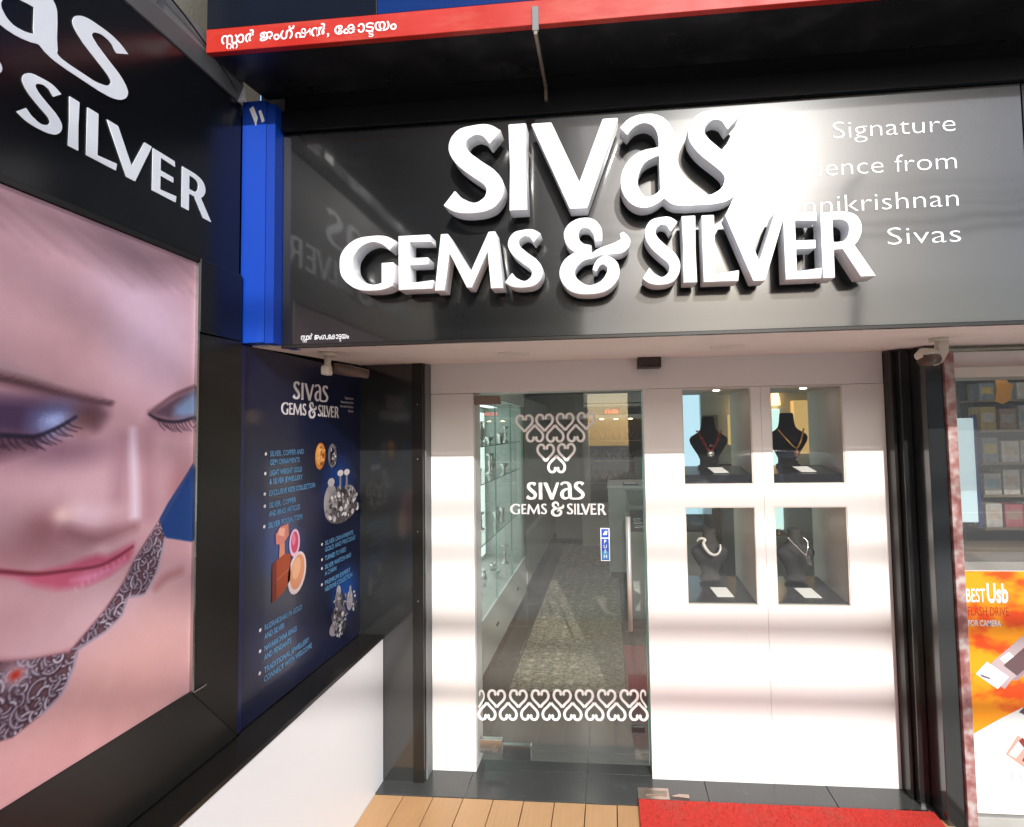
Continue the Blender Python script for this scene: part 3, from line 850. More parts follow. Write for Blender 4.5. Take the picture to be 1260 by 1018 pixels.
    blob(P['philtrum'][0][:2], .022, .015, (224, 190, 192), .7)
    # left eye
    stroke(P['browhi'], (150, 136, 140), .018, .6)
    stroke([(q[0], q[1], q[2] * 1.25) for q in P['brow']], (92, 62, 66), .012, .9)
    for i, q in enumerate(catmull(P['brow'], 9)): stroke([(q[0], q[1] - .006, 1.3), (q[0] + .014, q[1] + .008 * rng.random(), .7)], (70, 46, 52), .003, .5)
    poly([(q[0], q[1] + .010) for q in P['lid']], (96, 70, 92), .040, .9)
    poly(P['lid'], (70, 52, 78), .022, .95)
    poly(P['lidblue'], (122, 134, 180), .034, .9)
    blob(tuple(np.mean([p[:2] for p in P['lidblue']], axis=0)), .020, .012, (168, 184, 226), .75, .3)
    for i in range(60): stroke([(P['lidblue'][0][0] + rng.random() * .09, P['lidblue'][3][1] - rng.random() * .07, .9), (P['lidblue'][0][0] + rng.random() * .09, P['lidblue'][3][1] - rng.random() * .07, .5)], (200, 212, 240), .002, .10)
    poly(P['innercorner'], (120, 82, 78), .03, .8)
    poly(P['lashshade'], (72, 46, 60), .024, .9)
    stroke(P['lash'], (30, 26, 48), .004, .95)
    l0 = catmull(P['lash'], 8)
    for i, p in enumerate(l0):
        if p[0] < 1.15 and i % 2 == 0:
            ln = .034 * (1 - .5 * i / len(l0)) * (.7 + .6 * rng.random())
            dx = .012 + .018 * i / len(l0)
            stroke([(p[0], p[1], 1.6), (p[0] + dx * .5, p[1] - ln * .6, 1.3), (p[0] + dx * 1.3, p[1] - ln, .6)], (40, 26, 40), .003, .85)
    # right eye
    poly(P['reye'], (86, 66, 80), .014, .95)
    poly(P['reyeblue'], (128, 152, 186), .016, .9)
    stroke(P['rbrow'], (96, 62, 66), .006, .8)
    poly(P['rlashshade'], (150, 112, 126), .03, .7)
    stroke(P['rline'], (34, 26, 42), .004, .95)
    l0 = catmull(P['rline'], 8)
    for i, p in enumerate(l0):
        if i > 6 and i % 2 == 0:
            ln = .03 * (.7 + .5 * rng.random())
            stroke([(p[0], p[1], 1.6), (p[0] + .012, p[1] - ln * .6, 1.2), (p[0] + .028, p[1] - ln, .6)], (40, 28, 40), .003, .85)
    # mouth
    poly(P['mouth'], (196, 96, 122), .010, .95)
    poly(P['lipgloss'], (232, 160, 190), .012, .75)
    g = P['lipgloss']
    cy, cz = np.mean([q[0] for q in g]), np.mean([q[1] for q in g])
    for i in range(9):
        a = (i - 4) * .016
        a += .004 * rng.random(); stroke([(cy + a, cz + a * .36 + .008 * rng.random(), 1.2), (cy + a + .003, cz + a * .36 - .010 * rng.random(), .9)], (244, 200, 218), .004, .4)
    stroke(P['lipline'], (112, 40, 54), .004, .9)
    # necklace
    poly(P['neckwedge'], (112, 80, 88), .004)
    dk = field_poly([(q[0], q[1]) for q in P['neckwedge']], Yg, Zg) > .001
    keep = img.copy()
    r2 = np.random.default_rng(11)
    path = catmull([(p[0], p[1]) for p in P['neckwedge'][:10]], 4)
    for i in range(2600):
        c0 = (YB0 + .30 + r2.random() * .95, .98 + r2.random() * .75)
        R0 = .010 + .020 * r2.random(); a0 = r2.random() * 6.28; tw = 1.7 + 1.4 * r2.random()
        pts = [(c0[0] + R0 * math.cos(a0 + tw * q / 5) * (1 - .07 * q), c0[1] + R0 * 1.2 * math.sin(a0 + tw * q / 5) * (1 - .07 * q), 2.6) for q in range(6)]
        if field_poly([(q[0], q[1]) for q in P['neckwedge']], np.array([[c0[0]]]), np.array([[c0[1]]]))[0, 0] > -.012:
            stroke(pts, (50, 28, 40), .004, .85, .0034)
            stroke([(a, b + .0012, w) for a, b, w in pts], (184, 176, 190) if i % 3 else (232, 228, 238), .0022, .95, .0017)
    new = img.copy()
    img = np.where(dk[..., None], new, keep)
    edge = P['neckwedge'][13:]
    stroke([(p[0], p[1], 3) for p in edge], (178, 168, 184), .003, .9)
    gm = P['gem'][0]
    blob(gm[:2], .020, .017, (206, 200, 214), .9)
    blob(gm[:2], .010, .009, (180, 52, 40), 1)
    # contour of the jaw
    stroke([(p[0], p[1], 1.2) for p in P['jaw']], (150, 96, 106), .008, .6)
    img = 128 + (img - 128) * 1.10
    img = img * np.array([1.0, .985, .99])
    img = np.clip(img + (rng.random((H, W, 1)) - .5) * 3, 0, 255) / 255
    im = bpy.data.images.new('portrait_print', W, H)
    px = np.ones((H, W, 4), np.float32)
    px[..., :3] = img
    im.pixels.foreach_set(px.ravel())
    im.update()
    im.pack()
    return im

def print_material(im):
    m = mat('printed_flex', (1, 1, 1), 0.42, spec=0.35)
    n, l = m.node_tree.nodes, m.node_tree.links
    t = n.new('ShaderNodeTexImage'); t.image = im; t.extension = 'EXTEND'
    uv = n.new('ShaderNodeTexCoord')
    l.new(uv.outputs['UV'], t.inputs[0])
    hs = n.new('ShaderNodeHueSaturation'); hs.inputs['Value'].default_value = PRINT_VALUE; hs.inputs['Saturation'].default_value = PRINT_SAT
    l.new(t.outputs[0], hs.inputs['Color'])
    l.new(hs.outputs[0], n['Principled BSDF'].inputs['Base Color'])
    return m
PRINT_VALUE, PRINT_SAT = 0.96, 1.02

XB = -1.343
t = thing('billboard', 'large framed billboard photo of a woman with closed eyes and a silver necklace', 'billboard', (XB, 0.9, 0.742))
me = bpy.data.meshes.new('picture')
me.from_pydata([(XB, YB0, ZB0), (XB, YB1, ZB0), (XB, YB1, ZB1), (XB, YB0, ZB1)], [], [(0, 1, 2, 3)])
uvl = me.uv_layers.new()
for i, c in enumerate([(0, 0), (1, 0), (1, 1), (0, 1)]): uvl.data[i].uv = c
link('picture', me, print_material(paint_portrait()), t)
# mitred frame mouldings
def rail(name, quad, x0, x1, m, par):
    """quad: outer a, outer b, inner b, inner a in (y,z); slopes down towards the picture"""
    (a, b, c, d) = quad
    vs = [(x1, *a), (x1, *b), (x1 - 0.012, *c), (x1 - 0.012, *d), (x0, *a), (x0, *b), (x0, *c), (x0, *d)]
    fs = [(0, 1, 2, 3), (7, 6, 5, 4), (0, 4, 5, 1), (1, 5, 6, 2), (2, 6, 7, 3), (3, 7, 4, 0)]
    o = pymesh(name, vs, fs, m, par)
    bm = bmesh.new(); bm.from_mesh(o.data); bmesh.ops.recalc_face_normals(bm, faces=bm.faces)
    bmesh.ops.bevel(bm, geom=list(bm.edges), offset=0.0015, segments=1, affect='EDGES')
    bm.to_mesh(o.data); bm.free()
    return o
fx0, fx1 = XB - 0.03, XB + 0.016
rail('frame_rail', [(YB0, 0.748), (1.722, 0.748), (YB1, ZB0), (YB0, ZB0)], fx0, fx1, M['frame_black'], t)
rail('frame_rail', [(1.722, 0.748), (1.722, 2.140), (YB1, 2.140), (YB1, ZB0)], fx0, fx1, M['frame_black'], t)
box('frame_lip', XB, XB + 0.010, YB1 - 0.001, YB1 + 0.006, ZB0, ZB1, M['steel'], t)
box('mitre_seam', fx1 - 0.012, fx1 + 0.0005, YB1 - 0.002, YB1 + 0.05, ZB0 - 0.003, ZB0 + 0.0006, M['steel'], t).rotation_euler = (0, 0, 0)
box('upper_side_panel', fx0, XB + 0.012, YB1 + 0.006, 1.722, 2.143, 2.388, M['acp_black'], t, 0.002)

# ------------------------------------------------------------------ left sign board
t = thing('left_sign', 'black side sign above the billboard with flat white lettering', 'sign', (XB, 0.9, 2.37))
box('panel', XB - 0.05, XB, -0.2, 1.722, 2.392, 3.032, M['acp_black'], t, 0.002)
box('panel_seam', XB - 0.002, XB + 0.006, -0.2, 1.722, 2.374, 2.390, M['frame_black'], t)
frL = frame_left(XB + 0.001)
def uvleft(x, y):
    # logo grid -> metres on the side wall
    u = 1.018 + (x - 722) * (1.586 - 1.018) / (1186 - 722)
    v = (2.539 + (507 - y) * (0.125 / 122)) if y > 350 else (2.727 + (337 - y) * (0.176 / 205))
    return u, v
logo(frL, uvleft, M['letter_flat'], t, 0.0015)

# ------------------------------------------------------------------ blue cladding column
t = thing('blue_column', 'bright blue cladding column between the two black signs', 'column', (-1.28, 1.76, 2.14))
box('cladding', XB - 0.002, -1.252, 1.733, 1.90, 2.140, 3.05, M['blue'], t)
box('overlap_panel', -1.2505, -1.217, 1.7342, 1.90, 2.136, 3.035, M['blue_dark'], t)
prism('tape_scrap', [(-1.318, 3.02), (-1.303, 3.03), (-1.285, 2.985), (-1.292, 2.955)], 'y', 1.7315, 1.7330, M['letter'], t)
prism('tape_scrap', [(-1.282, 3.01), (-1.272, 3.014), (-1.258, 2.972), (-1.268, 2.965)], 'y', 1.7315, 1.7330, M['letter'], t)

# ------------------------------------------------------------------ blue information poster
def poster_mat():
    m = mat('navy_printed_poster', (0.008, 0.012, 0.045), 0.3, coat=0.25)
    n, l = m.node_tree.nodes, m.node_tree.links
    b = n['Principled BSDF']
    tc = n.new('ShaderNodeTexCoord')
    last = None
    base = n.new('ShaderNodeRGB'); base.outputs[0].default_value = (0.0075, 0.011, 0.040, 1)
    last = base.outputs[0]
    for (y, z, rad, col) in [(2.40, 1.55, 0.20, (0.008, 0.06, 0.30)), (1.99, 1.36, 0.20, (0.02, 0.06, 0.24)), (2.47, 1.00, 0.18, (0.006, 0.08, 0.36)), (2.0, 1.0, 0.3, (0.022, 0.026, 0.075)), (1.80, 1.5, 0.14, (0.014, 0.022, 0.09)), (2.15, 1.45, .2, (0.035, 0.033, 0.075))]:
        vm = n.new('ShaderNodeVectorMath'); vm.operation = 'DISTANCE'
        l.new(tc.outputs['Object'], vm.inputs[0])
        vm.inputs[1].default_value = (XB + 0.002 - PB[0], y - PB[1], z - PB[2])
        mr = n.new('ShaderNodeMapRange'); mr.interpolation_type = 'SMOOTHSTEP'
        mr.inputs[1].default_value = 0; mr.inputs[2].default_value = rad; mr.inputs[3].default_value = 0.9; mr.inputs[4].default_value = 0
        l.new(vm.outputs['Value'], mr.inputs[0])
        mx = n.new('ShaderNodeMix'); mx.data_type = 'RGBA'
        l.new(mr.outputs[0], mx.inputs[0]); l.new(last, mx.inputs[6]); mx.inputs[7].default_value = (*col, 1)
        last = mx.outputs[2]
    l.new(last, b.inputs['Base Color'])
    return m
PB = (XB, 2.2, 0.742)
t = thing('information_poster', 'navy blue poster listing jewellery wares beside the shop entrance', 'poster', PB)
box('poster_sheet', XB - 0.02, XB + 0.002, 1.748, 2.66, 0.746, 2.136, poster_mat(), t)
box('edge_trim', XB - 0.02, XB + 0.008, 1.7235, 1.7475, 0.746, 2.134, mat('navy_edge_trim', (0.012, 0.016, 0.10), 0.3, coat=0.3), t, 0.002)
frP = frame_left(XB + 0.003)
def uvposter(x, y):
    u = 1.962 + (x - 55) * (2.405 - 1.962) / (1186 - 55)
    v = (1.884 + (507 - y) * (0.052 / 122)) if y > 350 else (1.952 + (337 - y) * (0.078 / 205))
    return u, v
logo(frP, uvposter, M['poster_white'], t, 0.0006)
for s, v, wd in (('Signature', 1.985, .085), ('Experience from', 1.963, .12), ('Unnikrishnan', 1.941, .125), ('Sivas', 1.919, .05)):
    text('tagline', s, 2.545, v - .006, .011, frP, M['poster_white'], t, align='RIGHT', fit=wd)
rows = [(1.895, 1.728, 'SILVER, COPPER AND', .22), (1.895, 1.694, 'GEM ORNAMENTS', .19), (1.893, 1.652, 'LIGHT WEIGHT GOLD', .21), (1.893, 1.618, '& SILVER JEWELLERY', .215),
        (1.891, 1.573, 'EXCLUSIVE KIDS COLLECTION', .31), (1.892, 1.526, 'SILVER, COPPER', .17), (1.892, 1.492, 'AND BRASS ARTICLES', .20), (1.89, 1.448, 'SILVER POOJA ITEMS', .22),
        (1.873, 1.062, 'RUDRAKSHAS IN GOLD', .235), (1.873, 1.028, 'AND SILVER', .12), (1.873, .984, 'NAVARATHNA RINGS', .20), (1.873, .950, 'AND PENDANTS', .165),
        (1.873, .902, 'TRADITIONAL JEWELLERY', .29), (1.873, .868, 'CONNECT WITH WELCOME', .31),
        (2.285, 1.292, 'SILVER ORNAMENTS', .26), (2.285, 1.262, 'GOLD AND PRECIOUS', .28), (2.285, 1.222, 'TURNED TO NEED', .19), (2.285, 1.182, 'SILVER WATCH AND', .24), (2.285, 1.152, 'A CHAIN', .10),
        (2.285, 1.108, 'PREMIUM EXPERT', .23), (2.285, 1.078, 'HELPLINE COLLECTION', .25)]
bul = [0, 2, 4, 5, 7, 8, 10, 12, 14, 16, 17, 19]
for i, (u, v, s, wd) in enumerate(rows):
    text('text_line', s, u, v - .011, .021, frP, M['poster_text'], t, fit=wd, bold=0.012)
    if i in bul:
        d = bmesh.new(); bmesh.ops.create_circle(d, cap_ends=True, radius=.007, segments=8)
        me = bpy.data.meshes.new('bullet'); d.to_mesh(me); d.free()
        me.transform(frP @ Matrix.Translation((u - .024, v, .0006)))
        link('bullet', me, M['poster_white'], t)

def flat(name, polys, par, fr, lift=0.0008):
    """flat printed picture: list of (colour, polygon)"""
    vs, fs, ms = [], [], []
    me = bpy.data.meshes.new(name)
    for k, (col, P) in enumerate(polys):
        key = 'ink_%d_%d_%d' % col
        if key not in M: M[key] = mat('printed_ink', srgb(*col), 0.45)
        b = len(vs)
        vs += [(p[0], p[1], lift + k * 0.00025) for p in P]
        fs.append(tuple(range(b, b + len(P)))); ms.append(key)
    me.from_pydata(vs, [], fs); me.update()
    keys = sorted(set(ms))
    for q in keys: me.materials.append(M[q])
    for p, q in zip(me.polygons, ms): p.material_index = keys.index(q)
    me.transform(fr)
    return link(name, me, None, par)
def ell(cx, cy, rx, ry, n=20, rot=0, a0=0, a1=6.2832):
    return [(cx + rx * math.cos(a0 + (a1 - a0) * k / n) * math.cos(rot) - ry * math.sin(a0 + (a1 - a0) * k / n) * math.sin(rot),
             cy + rx * math.cos(a0 + (a1 - a0) * k / n) * math.sin(rot) + ry * math.sin(a0 + (a1 - a0) * k / n) * math.cos(rot)) for k in range(n)]
r3 = random.Random(4)
def sparkle(cx, cy, rx, ry, n, cols, s=.012):
    out = []
    for _ in range(n):
        a, q = r3.random() * 6.28, math.sqrt(r3.random())
        x, y = cx + rx * q * math.cos(a), cy + ry * q * math.sin(a)
        out.append((r3.choice(cols), ell(x, y, s * r3.uniform(.3, 1), s * r3.uniform(.3, 1.2), 6, r3.random() * 3)))
    return out
sil = [(205, 200, 200), (140, 136, 138), (92, 88, 92), (235, 232, 232), (60, 56, 60)]
flat('printed_gold_pendant', [((214, 130, 48), ell(2.243, 1.700, .042, .062, rot=-.1)), ((240, 178, 92), ell(2.238, 1.706, .030, .048))] + sparkle(2.243, 1.70, .03, .045, 24, [(150, 78, 24), (255, 214, 140), (190, 110, 40)], .010), t, frP)
flat('printed_silver_pendant', [((120, 116, 122), ell(2.345, 1.697, .038, .058)), ((26, 26, 50), ell(2.345, 1.70, .020, .036))] + sparkle(2.345, 1.697, .034, .052, 26, sil, .009), t, frP)
flat('printed_silver_set', [((112, 106, 108), ell(2.43, 1.435, .150, .075)), ((170, 164, 164), ell(2.335, 1.475, .062, .085)), ((205, 200, 198), ell(2.335, 1.57, .030, .020)),
     ((150, 144, 146), [(2.40, 1.42), (2.43, 1.42), (2.425, 1.60), (2.41, 1.60)]), ((150, 144, 146), [(2.46, 1.42), (2.49, 1.42), (2.485, 1.60), (2.47, 1.60)]),
     ((222, 218, 218), ell(2.417, 1.607, .028, .016)), ((222, 218, 218), ell(2.478, 1.607, .028, .016)), ((160, 154, 154), ell(2.50, 1.47, .07, .07))]
     + sparkle(2.42, 1.46, .14, .08, 110, sil, .016), t, frP)
flat('printed_perfume_bottle', [((168, 70, 34), [(1.915, 1.14), (1.985, 1.16), (2.03, 1.20), (2.03, 1.305), (1.985, 1.315), (1.915, 1.29)]), ((120, 44, 26), [(1.915, 1.14), (1.94, 1.147), (1.94, 1.297), (1.915, 1.29)]),
     ((206, 110, 62), [(1.945, 1.22), (2.02, 1.245), (2.02, 1.25), (1.945, 1.225)]), ((222, 140, 110), [(1.955, 1.305), (1.99, 1.315), (1.988, 1.375), (1.958, 1.368)]),
     ((214, 128, 112), [(1.935, 1.365), (1.975, 1.355), (2.015, 1.385), (2.012, 1.435), (1.96, 1.43), (1.932, 1.405)]), ((240, 176, 150), [(1.945, 1.40), (1.985, 1.385), (1.99, 1.42), (1.955, 1.425)])], t, frP)
flat('printed_compact', [((236, 214, 214), ell(2.075, 1.215, .062, .088, rot=-.25)), ((226, 152, 112), ell(2.077, 1.218, .048, .072, rot=-.25)), ((240, 180, 138), ell(2.070, 1.235, .028, .045, rot=-.25)),
     ((240, 196, 214), ell(2.055, 1.345, .036, .058)), ((208, 72, 110), ell(2.055, 1.347, .025, .045)), ((232, 130, 156), ell(2.048, 1.36, .012, .024))], t, frP)
flat('printed_silver_figure', [((150, 144, 150), ell(2.405, .985, .034, .060)), ((180, 172, 180), ell(2.405, 1.035, .020, .026)), ((130, 122, 130), ell(2.405, .925, .062, .050)), ((160, 150, 158), ell(2.385, .870, .062, .038)),
     ((196, 190, 196), ell(2.51, .955, .030, .050)), ((170, 160, 164), ell(2.515, 1.0, .012, .03)), ((206, 198, 204), [(2.37, .845), (2.47, .875), (2.475, .888), (2.37, .86)])]
     + sparkle(2.40, .93, .06, .11, 80, sil, .013) + sparkle(2.51, .955, .025, .05, 26, sil, .010), t, frP)

# ------------------------------------------------------------------ black columns
t = thing('black_column', 'black stone column between the blue poster and the white shopfront', 'column', (-1.15, 2.65, 0))
box('column_face', -1.40, -1.052, 2.622, 2.78, -0.005, 2.170, M['column_black'], t, 0.002)
box('edge_strip', -1.050, -0.992, 2.612, 2.78, -0.005, 2.172, M['frame_black'], t, 0.002)
box('metal_edge', -0.991, -0.984, 2.640, 2.72, 0, 2.172, M['galv'], t, 0.001)
for z in (0.92, 1.28, 1.66, 1.95):
    o = lathe('screw', [(0.004, 0), (0.004, 0.002), (0.002, 0.003)], 0, 0, M['steel'], t, 8)
    o.data.transform(Matrix.Translation(Vector((-1.02, 2.612, z)) - Vector((0, 0, 0))) @ Matrix.Rotation(math.radians(90), 4, 'X') @ Matrix.Translation(root_base(t)))
    o.data.transform(Matrix.Translation(-root_base(t)))
t = thing('black_column', 'grooved black column at the right end of the white shopfront', 'column', (1.48, 2.55, 0))
box('return_strip', 1.402, 1.421, 2.640, 2.80, 0.0, 2.168, M['frame_black'], t, 0.002)
box('middle_strip', 1.4225, 1.4680, 2.600, 2.80, 0.0, 2.168, M['column_black'], t, 0.003)
box('column_face', 1.4700, 1.546, 2.482, 2.80, -0.005, 2.166, M['column_black'], t, 0.003)
box('end_gap_trim', 1.4225, 1.470, 2.596, 2.5995, 0.0, 0.014, M['steel'], t)
box('marble_trim', 1.5475, 1.590, 2.468, 2.72, -0.005, 2.13, M['marble'], t, 0.003)

# ------------------------------------------------------------------ main sign, soffit, canopy
YS = 1.782
t = thing('soffit', 'pinkish white soffit under the main sign with recessed round lights', 'soffit', (0.8, 2.2, 2.13))
prism('soffit_board', [(YS + 0.006, 2.134), (2.80, 2.180), (2.80, 2.21), (YS + 0.006, 2.21)], 'x', -1.338, 4.2, M['soffit'], t)
box('drip_edge', -1.212, 4.2, YS - 0.012, YS + 0.004, 2.122, 2.134, M['frame_black'], t, 0.001)
for lx, ly in ((-0.434, 2.279), (0.526, 2.277)):
    f = bmesh.new(); pts = ell(lx, ly, .072, .072, 32)
    tube_bm(f, [(p[0], p[1], 2.134 + (p[1] - YS) * .0452 - .001) for p in pts], .004, 6, True)
    o = bm_obj('recessed_light', f, M['soffit'], t)
    lathe('light_diffuser', [(.066, 2.1525), (.066, 2.1555)], lx, ly, mat('frosted_diffuser', (0.70, 0.64, 0.60), 0.3), o, 28)

t = thing('main_sign', 'long glossy black fascia sign over the entrance with raised white letters', 'sign', (0.2, YS, 2.13))
box('panel', -1.216, 1.405, YS, YS + 0.02, 2.136, 2.945, M['sign_face'], t, 0.0015)
box('panel', 1.409, 4.2, YS, YS + 0.02, 2.136, 2.945, M['acp_black'], t, 0.0015)
box('top_frame', -1.216, 4.2, YS - 0.016, YS + 0.03, 2.947, 3.026, M['acp_black'], t, 0.002)
box('panel_backing', -1.40, 4.2, YS + 0.125, YS + 0.36, 2.215, 3.75, M['frame_black'], t)
frS = frame_front(YS - 0.026)
D3 = 0.062
for ch, a, b, c, d in [('S', -0.563, -0.349, 2.560, 2.877), ('I', -0.331, -0.268, 2.562, 2.869), ('V', -0.250, 0.050, 2.556, 2.866), ('as', 0.053, 0.456, 2.545, 2.873),
                       ('G', -0.944, -0.735, 2.302, 2.499), ('E', -0.728, -0.602, 2.300, 2.493), ('M', -0.598, -0.356, 2.292, 2.492), ('S', -0.349, -0.218, 2.290, 2.494),
                       ('&', -0.161, 0.082, 2.258, 2.524), ('S', 0.120, 0.246, 2.280, 2.513), ('I', 0.254, 0.300, 2.284, 2.511), ('L', 0.320, 0.437, 2.283, 2.510),
                       ('V', 0.397, 0.592, 2.280, 2.507), ('E', 0.584, 0.701, 2.280, 2.503), ('R', 0.702, 0.868, 2.280, 2.500)]:
    lt = letter('letter', ch, a, b, c, d, D3, frS, M['letter'], t, 0.0018)
    # stand-off studs hidden behind each letter
    hits = []
    for gy in (.12, .2, .35, .5, .8):
        for gx in (.1, .2, .35, .5, .65, .8, .9):
            q = min([1] + [abs(v) for v in [0]])
            ins = False
            dmin = 9
            for lp_ in glyph_loops(ch):
                f_ = field_poly(lp_, np.array([[gx]]), np.array([[gy]]))[0, 0]
                if f_ > 0: ins = not ins
                dmin = min(dmin, abs(f_))
            if ins and dmin > .045: hits.append((gx, gy))
    for gx, gy in (hits[:1] + hits[-1:]):
        u = a + (b - a) * gx; w_ = c + (d - c) * gy
        box('stud', u - .003, u + .003, YS - 0.026, YS, w_ - .003, w_ + .003, M['steel'], lt)
frT = frame_front(YS)
for s, z, wd in (('Signature', 2.792, .40), ('Experience from', 2.662, .70), ('Unnikrishnan', 2.533, .585), ('Sivas', 2.410, .235)):
    text('tagline', s, 1.197, z, .060, frT, M['tagline'], t, align='RIGHT', fit=wd, depth=0.0012, bold=-0.014)
def glyph_run(name, items, u, v, h, fit, fr, m, par, depth, bold):
    """set clusters side by side; an item (base, under) stacks a small letter below its base"""
    parts, x = [], 0.0
    for it in items:
        base, under = it if isinstance(it, tuple) else (it, None)
        if base == ' ': x += .30; continue
        if base == '\u0d3e': x -= .10
        me = text('tmp', base, 0, 0, .69, Matrix.Identity(4), m, None, depth=0, bold=bold)
        d = me.data; xs = [q.co.x for q in d.vertices]
        d.transform(Matrix.Translation((x - min(xs), 0, 0)))
        w = max(xs) - min(xs); parts.append(me)
        if under:
            m2 = text('tmp', under, 0, 0, .42, Matrix.Identity(4), m, None, depth=0, bold=bold)
            q2 = [q.co.x for q in m2.data.vertices]
            m2.data.transform(Matrix.Translation((x + w - (max(q2) - min(q2)) - min(q2) - .02, -.34, 0)))
            parts.append(m2)
        x += w + .05
    bm = bmesh.new()
    for o in parts: bm.from_mesh(o.data)
    for o in parts:
        d = o.data; bpy.data.objects.remove(o); bpy.data.meshes.remove(d)
    me = bpy.data.meshes.new(name); bm.to_mesh(me); bm.free()
    k = h / .69; kx = fit / x
    me.transform(Matrix(((kx, 0, 0, u), (0, k, 0, v), (0, 0, 1, depth), (0, 0, 0, 1))))
    me.transform(fr)
    return link(name, me, m, par)
STAR = [('\u0d38', '\u0d31\u0d31'), '\u0d3e', '\u0d7c']
KOTTAYAM = ['\u0d47', '\u0d15', '\u0d3e', ('\u0d1f', '\u0d1f'), '\u0d2f', '\u0d02']
glyph_run('address_line', STAR + [' ', '\u0d1c', '\u0d02', '\u0d17', '.', ','] + KOTTAYAM, -1.141, 2.153, .020, .187, frT, M['letter_flat'], t, .001, .01)

t = thing('canopy', 'dark canopy over the main sign with a red lettered band along its edge', 'canopy', (0.8, 1.51, 3.06))
box('red_band', -1.304, 4.2, 1.510, 1.53, 3.066, 3.146, M['red_band'], t, 0.002)
for a, b, mm in ((-1.304, -0.72, 'navy_fascia'), (-0.718, -0.22, 'blue_fascia'), (-0.218, 0.9, 'navy_fascia'), (0.902, 4.2, 'navy_fascia')):
    box('fascia_panel', a, b, 1.512, 1.53, 3.148, 3.75, M[mm], t, 0.0015)
prism('underside', [(1.531, 3.067), (YS + 0.02, 3.100), (YS + 0.02, 3.14), (1.531, 3.14)], 'x', -1.30, 4.2, M['canopy'], t)
box('canopy_left_end', -1.398, -1.217, 1.905, 1.92, 2.14, 3.75, M['canopy'], t)
box('canopy_roof', -1.30, 4.2, 1.531, 2.2, 3.30, 3.75, M['canopy'], t)
box('inner_panel', -1.216, 4.2, YS + 0.022, YS + 0.12, 2.215, 3.05, M['frame_black'], t)
box('glossy_strip', -1.216, 4.2, YS + 0.004, YS + 0.021, 3.028, 3.098, M['frame_black'], t)
frC = frame_front(1.51)
glyph_run('band_lettering', STAR + [' ', '\u0d1c', '\u0d02', '\u0d17\u0d4d', '\u0d37', '\u0d7b', ',', ' '] + KOTTAYAM, -1.250, 3.090, .036, .60, frC, M['letter_flat'], t, .001, .014)
t = thing('canopy_bracket', 'small steel bracket hooked over the red band above the sign', 'bracket', (-0.2, 1.5, 3.03))
box('plate', -0.214, -0.194, 1.500, 1.509, 3.040, 3.118, M['galv'], t, 0.001)
box('arm', -0.2095, -0.1985, 1.501, 1.76, 3.028, 3.040, M['bronze'], t, 0.001)
box('arm_foot', -0.2095, -0.1985, 1.748, 1.764, 2.985, 3.028, M['bronze'], t, 0.001)

# ------------------------------------------------------------------ cameras and sensor under the soffit
t = thing('security_camera', 'small cream security camera hanging under the left end of the soffit', 'camera', (-1.17, 2.0, 2.08))
lathe('mount', [(.034, 2.128), (.034, 2.142), (.028, 2.143)], -1.175, 2.02, M['cctv_cream'], t, 20)
tube('arm', [(-1.175, 2.02, 2.13), (-1.170, 2.01, 2.10), (-1.165, 2.0, 2.075)], [.017, .013, .016], M['cctv_cream'], t, 10)
box('bracket_cheek', -1.182, -1.150, 1.975, 2.02, 2.045, 2.085, M['cctv_cream'], t, 0.008)
tube('camera_body', [(-1.150, 2.02, 2.078), (-1.10, 2.07, 2.068), (-1.05, 2.12, 2.060)], [.022, .024, .020], M['cctv_dark'], t, 14)
t = thing('security_camera', 'brown security camera on a white arm at the right column', 'camera', (1.33, 2.2, 2.05))
lathe('mount', [(.034, 2.140), (.034, 2.152), (.028, 2.153)], 1.36, 2.20, M['cctv_cream'], t, 20)
prism('arm', [(1.355, 2.142), (1.395, 2.142), (1.388, 2.09), (1.365, 2.052), (1.345, 2.04), (1.340, 2.06), (1.358, 2.085), (1.350, 2.11)], 'y', 2.185, 2.215, M['cctv_cream'], t)
tube('hood', [(1.262, 2.17, 2.075), (1.285, 2.18, 2.085), (1.350, 2.20, 2.090)], [.018, .026, .020], M['cctv_cream'], t, 14)
tube('camera_body', [(1.268, 2.165, 2.060), (1.300, 2.175, 2.062), (1.345, 2.19, 2.066)], [.022, .026, .022], M['cctv_dark'], t, 14)
t = thing('door_sensor', 'small dark brown sensor box at the top of the white wall beside the door', 'sensor', (0.21, 2.69, 2.12))
box('housing', 0.150, 0.272, 2.640, 2.711, 2.117, 2.172, M['sensor'], t, 0.004)
box('lens_strip', 0.165, 0.257, 2.6385, 2.640, 2.122, 2.134, M['monitor'], t)

